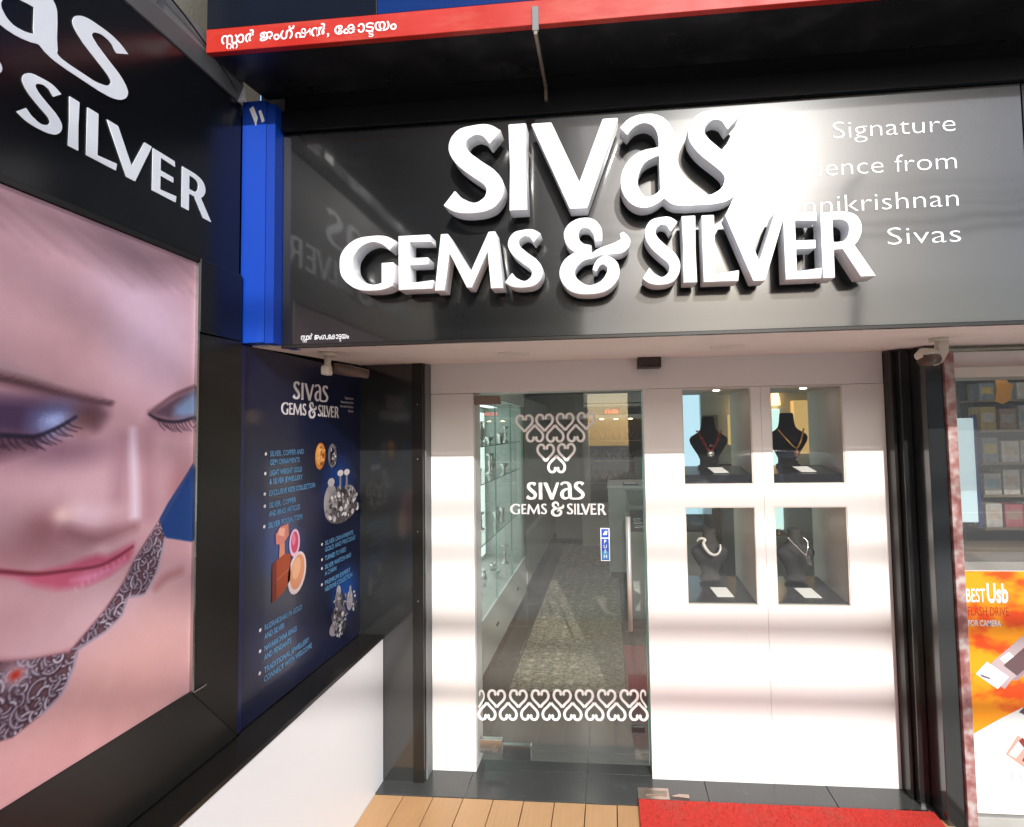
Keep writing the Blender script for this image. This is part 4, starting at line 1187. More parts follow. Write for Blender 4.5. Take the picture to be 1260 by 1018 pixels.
# ------------------------------------------------------------------ white shopfront wall
YF = 2.712
YK = 2.86
t = thing('shopfront_wall', 'white shopfront wall with door opening and four square display openings', 'wall', (0.2, YF, 0))
W1 = (0.380, 0.737, 1.500, 2.008); W2 = (0.834, 1.196, 1.500, 2.008)
W3 = (0.381, 0.740, 0.880, 1.387); W4 = (0.834, 1.197, 0.880, 1.387)
boxes('left_post', [(-0.983, -0.745, YF, YK, 0, 2.010)], M['white_wall'], t, 0.002)
boxes('header', [(-0.983, 1.400, YF, YK, 2.0125, 2.200)], M['white_wall'], t, 0.0015)
def holed(name, x0, x1, z0, z1, holes):
    hs = sorted(holes, key=lambda h: h[2])
    L = []
    zc = z0
    hx0, hx1 = hs[0][0], hs[0][1]
    L.append((x0, hx0, YF, YK, z0, z1)); L.append((hx1, x1, YF, YK, z0, z1))
    for h in hs:
        L.append((hx0, hx1, YF, YK, zc, h[2])); zc = h[3]
    if zc < z1 - 1e-4: L.append((hx0, hx1, YF, YK, zc, z1))
    return boxes(name, L, M['white_wall'], t)
holed('panel', 0.179, 0.7855, 0, 2.0105, [(W3[0], W1[1], W3[2], W3[3]), (W3[0], W1[1], W1[2], W1[3])])
holed('panel', 0.7870, 1.400, 0, 2.0105, [(W4[0], W2[1], W4[2], W4[3]), (W4[0], W2[1], W2[2], W2[3])])
def window(w, label_):
    x0, x1, z0, z1 = w
    wd = box('window_lining', x0, x0 + .006, YF + .004, 3.16, z0, z1, M['cream'], t)
    box('lining_side', x1 - .006, x1, YF + .004, 3.16, z0, z1, M['cream'], wd)
    box('lining_bottom', x0 + .006, x1 - .006, YF + .004, 3.16, z0, z0 + .006, M['cream'], wd)
    box('lining_top', x0 + .006, x1 - .006, YF + .004, 3.16, z1 - .006, z1, M['cream'], wd)
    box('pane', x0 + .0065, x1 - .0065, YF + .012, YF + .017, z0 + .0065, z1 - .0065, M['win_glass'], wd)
for i, w in enumerate((W1, W2, W3, W4)):
    window(w, i)
    lathe('niche_lamp', [(.016, w[3] - .0085), (.016, w[3] - .0065)], (w[0] + w[1]) / 2 + .02, 2.80, M['niche_lamp'], t, 14)

# ------------------------------------------------------------------ display niche contents
def bust(name, label, cx, cy, z0, s, m, group='necklace busts in the display openings'):
    t = thing(name, label, 'bust', (cx, cy, z0), group)
    prof = [(.060, .045, 0), (.062, .046, .012), (.050, .038, .018), (.049, .036, .045), (.062, .040, .075), (.085, .048, .110), (.102, .052, .140), (.106, .050, .160),
            (.098, .046, .176), (.078, .042, .188), (.058, .040, .200), (.044, .038, .215), (.038, .036, .240), (.036, .035, .262), (.034, .033, .284), (.030, .030, .290)]
    bm = bmesh.new(); seg = 28; rings = []
    for a, b, z in prof:
        ring = []
        for k in range(seg):
            th = 2 * math.pi * k / seg
            c, s_ = math.cos(th), math.sin(th)
            ring.append(bm.verts.new((cx + s * a * math.copysign(abs(c) ** .85, c), cy + s * b * math.copysign(abs(s_) ** .85, s_), z0 + s * z)))
        rings.append(ring)
    for A, B in zip(rings, rings[1:]):
        for k in range(seg):
            f = bm.faces.new((A[k], A[(k + 1) % seg], B[(k + 1) % seg], B[k])); f.smooth = True
    bm.faces.new(rings[0][::-1]); bm.faces.new(rings[-1])
    bm_obj('torso', bm, m, t)
    return t
def block(cx, w, y0, y1, z0, h0, h1, label):
    o = prism('display_block', [(y0, z0), (y1, z0), (y1, z0 + h1), (y0, z0 + h0)], 'x', cx - w / 2, cx + w / 2, M['block'], base=(cx, y0, z0))
    return tagit(o, label, 'display block', 'black display blocks in the openings')
def pcard(cx, y, z, slope, label, w=.078, d=.075):
    dy, dz = d * math.cos(slope), d * math.sin(slope)
    sk = .010
    vs = []
    for e in (0, .002):
        vs += [(cx - w / 2 + sk, y, z + e), (cx + w / 2 + sk, y, z + e), (cx + w / 2 - sk, y + dy, z + dz + e), (cx - w / 2 - sk, y + dy, z + dz + e)]
    o = pymesh('price_card', vs, [(3, 2, 1, 0), (4, 5, 6, 7), (0, 1, 5, 4), (1, 2, 6, 5), (2, 3, 7, 6), (3, 0, 4, 7)], M['card'], base=(cx, y, z))
    return tagit(o, label, 'card', 'blank white cards in the openings')
def neck_pts(cx, cy, z0, s, drop, wid, n=22, tilt=0.0, top=.205):
    """necklace path draped on the bust front"""
    P = []
    for k in range(n + 1):
        u = -1 + 2 * k / n
        x = cx + s * wid * u * (1 + .0 * abs(u)) + tilt * (1 - abs(u))
        z = z0 + s * (top - drop * (1 - abs(u) ** 1.25))
        fy = .040 + .016 * math.exp(-((z - z0) / s - .14) ** 2 / .003) if True else 0
        P.append((x, cy - s * fy * (1 - .35 * u * u) - .004, z))
    return P

# opening 1: black bust, coral necklace
block(0.5585, .340, 2.735, 2.995, 1.5065, .045, .072, 'black display block holding a card in the upper left opening')
pcard(0.575, 2.765, 1.5585, 0.30, 'white card on the block under the red bead necklace')
bust('necklace_bust', 'black bust wearing a red bead necklace in the upper left opening', 0.553, 2.93, 1.573, 1.0, M['velvet'])
nk = thing('bead_necklace', 'red coral bead necklace with a grey pendant on a black bust', 'necklace', (0.553, 2.90, 1.70))
P = neck_pts(0.553, 2.93, 1.573, 1.0, .115, .062)
bm = bmesh.new()
for i, p in enumerate(P):
    for q in range(2):
        r = .0042 + .002 * ((i * 7 + q * 3) % 3 == 0)
        bmesh.ops.create_icosphere(bm, subdivisions=1, radius=r, matrix=Matrix.Translation((p[0] + (.006 if q else -.004) * (1 if p[0] > .553 else -1), p[1] - .002, p[2] + .003 * q)))
for f in bm.faces: f.smooth = True
bm_obj('beads', bm, M['coral'], nk)
bm = bmesh.new()
for i in range(9):
    bmesh.ops.create_icosphere(bm, subdivisions=1, radius=.006, matrix=Matrix.Translation((.553 + .016 * math.cos(i * .7), 2.872, 1.655 + .016 * math.sin(i * .7))))
bmesh.ops.create_icosphere(bm, subdivisions=2, radius=.015, matrix=Matrix.Translation((.553, 2.874, 1.655)) @ Matrix.Diagonal((1.1, .4, 1, 1)))
for i in range(5): bmesh.ops.create_icosphere(bm, subdivisions=1, radius=.005, matrix=Matrix.Translation((.548 + .004 * i, 2.874, 1.695 + .006 * (i % 3))))
bm_obj('pendant', bm, M['silver'], nk)
# opening 2: black bust, gold chain
block(1.015, .345, 2.735, 2.995, 1.5065, .045, .072, 'black display block holding a card in the upper right opening')
pcard(1.025, 2.765, 1.5585, 0.30, 'white card on the block under the gold chain')
bust('necklace_bust', 'black bust wearing a gold chain with a drop pendant in the upper right opening', 0.992, 2.95, 1.573, 1.04, M['velvet'])
nk = thing('gold_necklace', 'gold chain with a pearl drop pendant on a black bust', 'necklace', (0.975, 2.9, 1.70))
P = neck_pts(1.002, 2.95, 1.573, 1.04, .105, .066, tilt=.018)
bm = bmesh.new(); tube_bm(bm, P, .0028, 6)
tube_bm(bm, [(x + (.004 if x > 1.007 else -.004), y - .002, z - .001) for x, y, z in P], .0022, 6)
bm_obj('chain', bm, M['gold'], nk)
bm = bmesh.new()
lathe_bm(bm, [(.002, 1.672), (.012, 1.664), (.017, 1.650), (.012, 1.636), (.004, 1.628)], 1.020, 2.885, 12, 1, .5)
bm_obj('pendant', bm, mat('rose_gold', (.55, .26, .16), .3, metal=.8), nk)
bm = bmesh.new(); bmesh.ops.create_icosphere(bm, subdivisions=2, radius=.0075, matrix=Matrix.Translation((1.020, 2.884, 1.617)))
bm_obj('pearl_drop', bm, M['pearl'], nk, smooth=True)
# opening 3: grey bust, thick pearl rope
block(0.5605, .345, 2.735, 3.12, 0.8865, .004, .030, 'wide black display block in the lower left opening')
pcard(0.585, 2.80, 0.8965, 0.22, 'white card on the block in the lower left opening', w=.088, d=.095)
bust('necklace_bust', 'dark grey bust wearing a thick pearl rope in the lower left opening', 0.560, 3.03, 0.925, 1.0, M['velvet_grey'])
P = catmull([(.480, 2.96, 1.155), (.487, 2.95, 1.170), (.505, 2.945, 1.175), (.520, 2.94, 1.168), (.512, 2.945, 1.150), (.520, 2.94, 1.125), (.540, 2.935, 1.098), (.565, 2.93, 1.086), (.590, 2.935, 1.094), (.603, 2.94, 1.115), (.606, 2.95, 1.140)], 5)
o = tube('pearl_rope', P, [.0045 + .0045 * math.sin(math.pi * i / (len(P) - 1)) for i in range(len(P))], M['pearl'], None, 8, base=(.55, 2.94, 1.08))
tagit(o, 'thick white pearl rope draped over a grey bust', 'necklace')
# opening 4: grey bust, silver chain with pendant
block(1.0155, .350, 2.735, 3.12, 0.8865, .004, .030, 'wide black display block in the lower right opening')
pcard(1.035, 2.80, 0.8965, 0.22, 'white card on the block in the lower right opening', w=.088, d=.095)
bust('necklace_bust', 'grey bust wearing a silver chain in the lower right opening', 1.040, 3.03, 0.925, 1.0, M['velvet_grey'])
nk = thing('silver_necklace', 'silver chain with a clustered pendant in the lower right opening', 'necklace', (1.0, 2.94, 1.03))
bm = bmesh.new()
tube_bm(bm, catmull([(.968, 2.93, 1.185), (.998, 2.925, 1.150), (1.030, 2.92, 1.115), (1.056, 2.915, 1.088)], 5), .0038, 6)
tube_bm(bm, catmull([(1.058, 2.955, 1.182), (1.078, 2.945, 1.160), (1.076, 2.935, 1.125), (1.056, 2.915, 1.088)], 5), .0034, 6)
bm_obj('chain', bm, M['silver'], nk)
bm = bmesh.new()
for i in range(14):
    bmesh.ops.create_icosphere(bm, subdivisions=1, radius=.0055, matrix=Matrix.Translation((1.062 + .009 * math.sin(i * 2.1) + i * .0012, 2.912, 1.090 - i * .0042)))
bm_obj('pendant', bm, M['silver'], nk)
for ex, ez in ((.903, 1.135), (.928, 1.235)):
    bm = bmesh.new()
    tube_bm(bm, catmull([(ex, 2.95, ez), (ex + .007, 2.948, ez - .006), (ex + .003, 2.946, ez - .022)], 4), .0022, 6)
    bmesh.ops.create_icosphere(bm, subdivisions=1, radius=.008, matrix=Matrix.Translation((ex + .002, 2.946, ez - .034)))
    o = bm_obj('earring', bm, M['gold'] if ez > 1.2 else M['silver'], None, (ex, 2.95, ez))
    tagit(o, 'gold earring hanging high in the lower right opening' if ez > 1.2 else 'silver drop earring beside the silver chain', 'earring')
o = box('glass_shelf', .840, .985, 2.96, 3.12, 1.185, 1.192, M['dark_disp'])
tagit(o, 'small dark ledge in the back of the lower right opening', 'shelf')

# ------------------------------------------------------------------ glass door
t = thing('glass_door', 'frameless glass entrance door with white heart decals and shop lettering', 'door', (-0.28, 2.745, 0))
YD = 2.745
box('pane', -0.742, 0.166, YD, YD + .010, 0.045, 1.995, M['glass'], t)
box('edge', 0.1665, 0.1695, YD, YD + .010, 0.045, 1.995, M['glass_edge'], t)
box('patch_fitting', -0.743, -0.600, YD - .010, YD + .020, 1.948, 1.997, M['bronze'], t, 0.003)
pf = box('patch_fitting', -0.735, -0.610, YD - .010, YD + .020, 0.085, 0.155, M['steel'], t, 0.003)
box('pivot_cover', -0.6095, -0.455, YD - .008, YD + .018, 0.052, 0.128, mat('bright_steel', (.75, .76, .75), .12, metal=1), t, 0.002)
box('lock_fitting', 0.080, 0.148, YD - .010, YD + .020, 0.215, 0.247, M['monitor'], t, 0.003)
hd = tube('pull_handle', [(0.083, YD - .055, .755), (0.083, YD - .055, 1.340)], .0125, M['handle'], t, 14)
for z in (.82, 1.275):
    tube('handle_stud', [(0.083, YD - .055, z), (0.083, YD, z)], .007, M['steel'], hd, 8)
frD = frame_front(YD - .0005)
k = (YD) / 2.70
def uvdoor(x, y):
    px = 622 + x / 9.545; py = 580 + y / 9.545
    return (-0.538 + (px - 629) * (0.508 / 117)) * k, 1.80 + (1.354 - 1.80 + (633 - py) * (0.174 / 40)) * k
logo(frD, uvdoor, M['decal'], t, 0.0006, name='door_letter')
def heart(cx, cz, w, h, flip):
    letter('heart_decal', 'heart', cx - w / 2, cx + w / 2, cz - h / 2, cz + h / 2, .0005, frD, M['decal'], t, 0, flip)
def dpt(x, y):
    # door decal grid (photo-scaled units) -> metres on the pane
    return (-0.496 + (x - 637) * (0.415 / 96)) * k, 1.80 + (0.081 - (y - 512) * (0.302 / 68)) * k
s_ = 11.31
for x, y, f in [(175, 240, 0), (460, 235, 0), (750, 228, 0), (1045, 222, 0), (320, 378, 1), (607, 385, 1), (900, 385, 1), (470, 645, 0), (762, 642, 0), (620, 800, 1)]:
    u, v = dpt(630 + x / s_, 500 + y / s_)
    heart(u, v, .103, .100, f)
for i in range(7):
    cx = -0.639 + i * 0.1181
    heart(cx, 0.3645 + (cx + .64) * .026, .103, .098, 0)
for i in range(8):
    cx = -0.6925 + i * 0.1157
    heart(cx, 0.2975 + (cx + .69) * .026, .103, .098, 1)
letter('heart_decal', 'half_right', -0.741, -0.704, .312, .410, .0005, frD, M['decal'], t)
letter('heart_decal', 'half_left', 0.1255, 0.163, .334, .432, .0005, frD, M['decal'], t)
# push / pull sticker
st = box('push_sticker', -0.064, -0.015, YD - .0016, YD - .0004, 1.098, 1.272, mat('sticker_white', (.78, .80, .84), .4), t)
fr2 = frame_front(YD - .0017)
M['sticker_blue'] = mat('sticker_blue', (0.015, 0.07, 0.42), 0.4)
M['sticker_cyan'] = mat('sticker_cyan', (0.03, 0.28, 0.55), 0.4)
def flatq(name, x0, x1, z0, z1, m, par, fr, d=.0003):
    me = bpy.data.meshes.new(name)
    me.from_pydata([(x0, z0, d), (x1, z0, d), (x1, z1, d), (x0, z1, d)], [], [(0, 1, 2, 3)])
    me.transform(fr)
    return link(name, me, m, par)
flatq('sticker_field', -.059, -.020, 1.222, 1.267, M['sticker_blue'], st, fr2)
flatq('sticker_field', -.059, -.020, 1.103, 1.216, M['sticker_blue'], st, fr2)
flatq('sticker_field', -.056, -.023, 1.110, 1.150, M['sticker_cyan'], st, fr2, .0006)
tri = bpy.data.meshes.new('sticker_arrow'); tri.from_pydata([(-.052, 1.236, .0009), (-.030, 1.236, .0009), (-.026, 1.258, .0009), (-.040, 1.256, .0009)], [], [(0, 1, 2, 3)]); tri.transform(fr2)
link('sticker_arrow', tri, M['letter_flat'], st)
for i, c in enumerate('PUSH'):
    text('sticker_letter', c, -.0395, 1.192 - i * .026, .018, fr2, M['letter_flat'], st, align='CENTER', depth=.0011, bold=.02)

t = thing('floor_spring_cover', 'rectangular worn metal floor plate at the edge of the red mat', 'floor plate', (0.2, 2.6, 0))
box('plate', 0.098, 0.250, 2.560, 2.640, 0.0, 0.006, M['brass'], t, 0.002)
box('slot', 0.135, 0.240, 2.585, 2.615, 0.0062, 0.010, M['bronze'], t, 0.001)
prism('pivot_blade', [(.258, 2.585), (.345, 2.575), (.345, 2.60), (.300, 2.602)], 'z', 0.0, 0.007, M['brass'], t)
bm = bmesh.new(); bm_box(bm, 0.098, 1.448, 1.70, 2.548, 0.0, 0.014, 0.003)
o = bm_obj('door_mat', bm, M['red_mat'], None, (0.8, 2.1, 0))
tagit(o, 'bright red mat on the wooden deck in front of the display openings', 'mat')
# loose curly pile along the mat edges
bm = bmesh.new()
for i in range(2600):
    x = random.uniform(.10, 1.446); y = random.uniform(2.30, 2.546) if random.random() < .6 else random.uniform(1.9, 2.546)
    a = random.random() * 6.28; h = random.uniform(.003, .007)
    v = [bm.verts.new((x, y, .014)), bm.verts.new((x + .005 * math.cos(a), y + .005 * math.sin(a), .014)), bm.verts.new((x + .006 * math.cos(a + 1), y + .006 * math.sin(a + 1), .014 + h))]
    bm.faces.new(v)
pl = bm_obj('mat_pile', bm, M['red_mat'], o)
pl['kind'] = 'stuff'
pl.data.transform(Matrix.Translation((0, 0, 0)))

# ------------------------------------------------------------------ interior room
room = thing('shop_interior_walls', 'grey green inner walls and ceiling of the jewellery shop', 'walls', (0.4, 5.5, 0))
box('ceiling', -1.40, 2.60, YK + .07, 8.6, 2.50, 2.60, M['int_white'], room)
box('left_wall', -1.50, -1.405, 2.80, 8.7, -0.02, 2.60, M['grey_green'], room)
box('right_wall', 2.60, 2.70, 3.602, 8.7, -0.02, 2.60, M['grey_green'], room)
box('partition_wall', 1.66, 1.70, 2.87, 3.60, -0.02, 2.49, M['grey_green'], room)
box('partition_wall', 1.66, 2.60, 3.602, 3.66, -0.02, 2.49, M['grey_green'], room)
box('back_wall', -1.40, 2.60, 8.50, 8.62, -0.02, 2.50, M['grey_green'], room)
box('upper_front_wall', -1.40, 4.4, YK + .004, YK + .06, 2.20, 3.2, M['int_white'], room)
box('outer_roof', -1.50, 2.7, 2.83, 8.7, 2.62, 2.70, M['beige_old'], room)
box('plinth', -0.98, -0.93, 5.55, 8.48, 0.0, 0.09, M['black_tile'], room)
o = thing('long_rug', 'long patterned beige rug running down the shop behind the glass door', 'rug', (-0.34, 6, 0))
box('rug_pile', -0.742, 0.068, 3.55, 8.30, 0.0, 0.008, M['rug'], o, 0.002)
o = box('inner_mat', 0.075, 0.62, 3.56, 4.30, 0.0, 0.012, M['red_mat_in'], bev=0.003)
tagit(o, 'dark red mat beside the rug inside the glass door', 'mat')

# left display cabinet
XC = -0.94
t = thing('display_cabinet', 'tall white display cabinet with glass front along the left inside wall', 'cabinet', (-1.15, 4.5, 0))
box('base', -1.39, XC, 3.44, 5.50, 0.06, 0.414, M['cab_white'], t, 0.004)
box('plinth', -1.39, XC - .01, 3.44, 5.50, 0.0, 0.058, M['black_tile'], t)
box('counter_edge', -1.39, XC + .006, 3.435, 5.505, 0.4155, 0.450, M['cab_white'], t, 0.003)
for y in (4.05, 4.95):
    box('drawer_pull', XC, XC + .010, y, y + .07, 0.245, 0.260, M['monitor'], t)
box('back_panel', -1.39, -1.375, 3.44, 5.50, 0.452, 2.06, M['cab_back'], t)
box('back_panel', -1.372, -.95, 5.47, 5.50, 0.452, 2.06, M['cab_back'], t)
box('top', -1.39, XC, 3.44, 5.50, 2.062, 2.30, M['grey_green'], t)
box('post', XC - .02, XC, 3.44, 3.47, 0.452, 2.06, M['steel'], t)
box('post', XC - .02, XC, 5.40, 5.50, 0.452, 2.06, M['wood_int'], t)
for a, b in ((3.472, 4.10), (4.104, 4.74), (4.744, 5.398)):
    box('sliding_pane', XC - .006, XC, a, b, 0.452, 2.058, M['clear_glass'], t)
    box('pane_edge', XC - .007, XC + .001, b, b + .0035, 0.452, 2.058, M['glass_edge'], t)
shz = [0.95, 1.405, 1.69]
for z in shz:
    s = box('shelf', -1.373, XC - .03, 3.48, 5.39, z - .008, z, M['clear_glass'], t)
    box('shelf_edge', XC - .0295, XC - .027, 3.48, 5.39, z - .008, z, M['glass_edge'], s)
box('lit_panel', -1.360, -1.355, 3.50, 5.38, 0.50, 2.0, mat('lit_back_glow', (.7, .85, .8), .6, emit=(.84, 1.0, .95), estr=1.0), t)  # glowing sheet added to brighten the cabinet back
lp = box('cabinet_lamp', -1.30, -1.22, 3.5, 5.38, 2.052, 2.060, M['lamp_cool'], t)  # lamp strip added to light the cabinet from above
cnt = 0
kinds = {
    'silver_bowl': ([(.018, 0), (.022, .004), (.012, .012), (.030, .030), (.046, .060), (.044, .062), (.028, .034), (.004, .022)], 'bowl'),
    'silver_vase': ([(.022, 0), (.024, .005), (.014, .015), (.030, .055), (.032, .080), (.016, .115), (.013, .135), (.022, .150), (.018, .150)], 'vase'),
    'silver_lamp_stand': ([(.030, 0), (.030, .006), (.010, .018), (.007, .060), (.014, .070), (.007, .085), (.007, .120), (.026, .135), (.028, .145), (.004, .140)], 'lamp stand'),
    'silver_cup': ([(.020, 0), (.022, .003), (.024, .045), (.030, .075), (.028, .075), (.022, .040)], 'cup'),
}
where = {0.452: 'counter', 0.95: 'lower glass shelf', 1.405: 'middle glass shelf', 1.69: 'top glass shelf'}
order = ['first', 'second', 'third', 'fourth', 'fifth', 'sixth', 'seventh', 'eighth']
rr = random.Random(9)
for z in (0.452, 0.95, 1.405, 1.69):
    for i in range(7):
        kn = list(kinds)[(i * 3 + int(z * 10)) % 4]
        y = 3.62 + i * .255 + rr.uniform(-.05, .05)
        prof, cat_ = kinds[kn]
        sc = rr.uniform(.95, 1.35)
        o = lathe(kn, [(r * sc, z + .0008 + h * sc) for r, h in prof], -1.11 + rr.uniform(-.06, .06), y, M['silver'], None, 18)
        tagit(o, '%s on the %s of the left cabinet, %s from the door' % (kn.replace('_', ' '), where[z], order[i]), cat_, 'silverware in the left cabinet')

# brown inner partition with a painted yellow light reflection and second cabinet
t = thing('inner_partition', 'brown wooden partition with a thin gold edge behind the glass cabinet', 'partition', (-1.15, 5.6, 0))
box('panel', -1.39, -0.97, 5.52, 5.60, 0, 2.49, M['wood_int'], t, 0.003)
box('gold_edge', -0.968, -0.955, 5.52, 5.60, 0, 2.10, M['gold_trim'], t)  # yellow light reflection modelled as a solid strip
t = thing('grey_wall_cabinet', 'grey low cabinet with glass upper part deep inside the shop on the left', 'cabinet', (-1.15, 7, 0))
box('base', -1.39, -0.95, 5.64, 8.45, 0.09, 0.62, M['grey_green'], t, 0.004)
box('upper', -1.39, -1.02, 5.64, 8.45, 0.90, 2.2, M['cab_back'], t)
box('front_glass', -1.012, -1.006, 5.64, 8.45, 0.625, 2.2, M['clear_glass'], t)

# back display wall
YW = 8.30
t = thing('necklace_display_wall', 'dark back display wall with rows of necklaces under warm lights', 'display', (0.2, YW, 0))
box('backing', -0.335, 0.90, YW, YW + .05, 0.62, 1.95, M['dark_disp'], t)
box('left_pilaster', -0.46, -0.337, YW - .04, YW + .05, 0, 1.95, M['grey_green'], t, 0.003)
box('bulkhead', -1.0, 1.2, YW - .25, YW + .05, 1.97, 2.03, M['cab_white'], t, 0.003)
box('counter_front', -0.46, 0.90, YW - .42, YW - .02, 0, 0.62, M['cab_white'], t, 0.004)
for z in (0.95, 1.30, 1.62):
    box('shelf', -0.333, 0.90, YW - .12, YW - .002, z - .014, z, M['wood_int'], t)
for x in (-.13, .10, .33, .56, .8):
    lathe('downlight', [(.030, 1.962), (.030, 1.969)], x, YW - .10, M['lamp_spot'], t, 16)
ng = 0
pos = ['leftmost', 'second from left', 'third from left', 'fourth from left', 'fifth from left', 'sixth from left']
for zi, (z, nm) in enumerate(((0.952, 'lower'), (1.302, 'middle'), (1.622, 'upper'))):
    for i in range(6):
        x = -.245 + i * .115
        s = .62
        bm = bmesh.new()
        pr = [(.060, .03, 0), (.052, .03, .02), (.05, .03, .04), (.085, .035, .11), (.10, .035, .155), (.075, .03, .188), (.044, .03, .215), (.034, .028, .28)]
        rings = [[bm.verts.new((x + s * a * math.cos(6.2832 * q / 14), YW - .055 + s * b * math.sin(6.2832 * q / 14), z + s * h)) for q in range(14)] for a, b, h in pr]
        for A, B in zip(rings, rings[1:]):
            for q in range(14): bm.faces.new((A[q], A[(q + 1) % 14], B[(q + 1) % 14], B[q])).smooth = True
        bm.faces.new(rings[0][::-1]); bm.faces.new(rings[-1])
        b_ = thing('small_bust', 'small dark bust with necklace, %s on the %s shelf of the back wall' % (pos[i], nm), 'bust', (x, YW - .055, z), 'busts on the back display wall')
        bm_obj('torso', bm, M['velvet'], b_)
        tube('necklace', [(x + s * .05 * u, YW - .055 - s * .045, z + s * (.20 - .10 * (1 - u * u))) for u in [-1 + k_ / 5 for k_ in range(11)]], .004, M['gold'] if (i + zi) % 3 else M['silver'], b_, 6)
o = box('led_sign', -0.105, 0.150, YW - .275, YW - .252, 2.035, 2.13, M['led_back'])
tagit(o, 'small red glowing LED sign high on the back wall', 'LED sign')
text('led_lettering', '12:38', 0.022, 2.058, .05, frame_front(YW - .2755), M['led_red'], o, align='CENTER', fit=.20, depth=.001, bold=.02)
t = thing('air_conditioner', 'white wall air conditioner with a dark slot above the back display', 'air conditioner', (0.05, YW - .1, 2.17))
box('housing', -0.42, 0.90, YW - .20, YW + .19, 2.16, 2.40, M['cab_white'], t, 0.015)
box('air_slot', -0.40, 0.86, YW - .203, YW - .199, 2.205, 2.225, M['monitor'], t)
box('end_cap', 0.905, 0.93, YW - .19, YW + .19, 2.165, 2.395, M['cab_white'], t, 0.005)

# counters on the right
t = thing('cash_counter', 'grey green counter standing to the right behind the glass door', 'counter', (0.4, 6.3, 0))
box('front', -0.042, 1.05, 6.20, 6.26, 0.08, 1.085, M['grey_green'], t, 0.004)
box('plinth', -0.03, 1.05, 6.22, 6.26, 0.0, 0.078, M['monitor'], t)
box('end', -0.042, 0.02, 6.262, 6.95, 0.0, 1.085, M['cab_white'], t, 0.004)
box('top', -0.05, 1.06, 6.19, 6.98, 1.0865, 1.11, M['cab_white'], t, 0.004)
t = thing('glass_counter', 'low glass topped counter just inside the door on the right', 'counter', (0.5, 4.9, 0))
box('front', 0.16, 0.9, 4.70, 4.74, 0.08, 0.86, M['grey_green'], t, 0.003)
box('side', 0.16, 0.20, 4.742, 5.90, 0.08, 0.86, M['grey_green'], t, 0.003)
box('plinth', 0.17, 0.9, 4.71, 5.9, 0.0, 0.078, M['monitor'], t)
box('glass_case', 0.16, 0.9, 4.70, 5.90, 0.862, 1.10, M['clear_glass'], t)
box('case_floor', 0.165, 0.895, 4.705, 5.895, 0.864, 0.875, M['velvet_grey'], t)
for i in range(6):
    rg = bmesh.new(); cxx, cyy = .25 + (i % 2) * .14, 4.82 + (i // 2) * .2
    tube_bm(rg, [(cxx + .04 * math.cos(a), cyy + .05 * math.sin(a), .882) for a in [6.2832 * q / 14 for q in range(14)]], .005, 6, True)
    o = bm_obj('bangle', rg, M['gold'] if i % 2 else M['silver'], None, (cxx, cyy, .876))
    tagit(o, '%s bangle in the glass counter, %s row from the door' % ('gold' if i % 2 else 'silver', ['first', 'second', 'third'][i // 2]), 'bangle', 'bangles in the glass counter')
t = thing('computer_monitor', 'black computer monitor on the counter at the right edge of the door', 'monitor', (0.42, 6.4, 1.11))
box('screen', 0.30, 0.72, 6.45, 6.48, 1.20, 1.52, M['monitor'], t, 0.006)
box('stand', 0.49, 0.53, 6.48, 6.50, 1.112, 1.30, M['monitor'], t, 0.003)
box('foot', 0.40, 0.62, 6.44, 6.60, 1.1115, 1.122, M['monitor'], t, 0.003)
t = thing('desk_tray', 'small dark tray with papers on the counter seen through the door', 'tray', (0.2, 6.3, 1.11))
box('tray', 0.14, 0.33, 6.25, 6.40, 1.1115, 1.13, M['monitor'], t, 0.004)
box('papers', 0.16, 0.31, 6.27, 6.38, 1.1305, 1.137, M['card'], t)

# right hand room seen through the openings
t = thing('back_room_wall', 'grey green wall with warm sconces and lit glass cases seen through the upper openings', 'wall', (1.5, 5.4, 0))
box('wall_body', 0.95, 2.59, 5.40, 5.50, 0, 2.49, M['grey_green'], t)
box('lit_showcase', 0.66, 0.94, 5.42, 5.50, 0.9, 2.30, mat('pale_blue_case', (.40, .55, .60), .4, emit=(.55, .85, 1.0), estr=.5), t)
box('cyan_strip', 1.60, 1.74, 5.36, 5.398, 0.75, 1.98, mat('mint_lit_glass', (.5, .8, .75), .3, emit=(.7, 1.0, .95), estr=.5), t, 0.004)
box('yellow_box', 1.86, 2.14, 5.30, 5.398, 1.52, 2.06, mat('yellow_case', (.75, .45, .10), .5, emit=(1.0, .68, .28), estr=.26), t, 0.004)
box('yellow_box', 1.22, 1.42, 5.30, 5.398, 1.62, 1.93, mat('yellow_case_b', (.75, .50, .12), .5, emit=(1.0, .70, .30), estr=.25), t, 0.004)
box('doorway', 0.955, 1.12, 5.37, 5.398, 0.0, 1.93, M['wood_int'], t, 0.004)
box('dark_niche', 1.0, 1.46, 5.385, 5.399, 1.02, 1.42, M['dark_disp'], t)
for x, z in ((1.335, 2.06), (1.70, 2.13)):
    lathe('sconce_glow', [(.050, z - .11), (.045, z - .05), (.025, z + .06), (.006, z + .13)], x, 5.37, M['lamp_warm'], t, 16)
for i, (x, y) in enumerate(((-.35, 4.3), (-.35, 5.9), (-.35, 7.4), (1.4, 4.2), (0.8, 7.2))):  # emissive ceiling panels added to light the interior
    o = box('ceiling_lamp', x - .15, x + .15, y - .15, y + .15, 2.488, 2.499, M['lamp_white'])
    tagit(o, ['square ceiling lamp nearest the glass door', 'middle square ceiling lamp over the rug', 'square ceiling lamp deep over the rug', 'square ceiling lamp in the right hand room', 'square ceiling lamp over the cash counter'][i], 'lamp', 'square ceiling lamps in the shop')

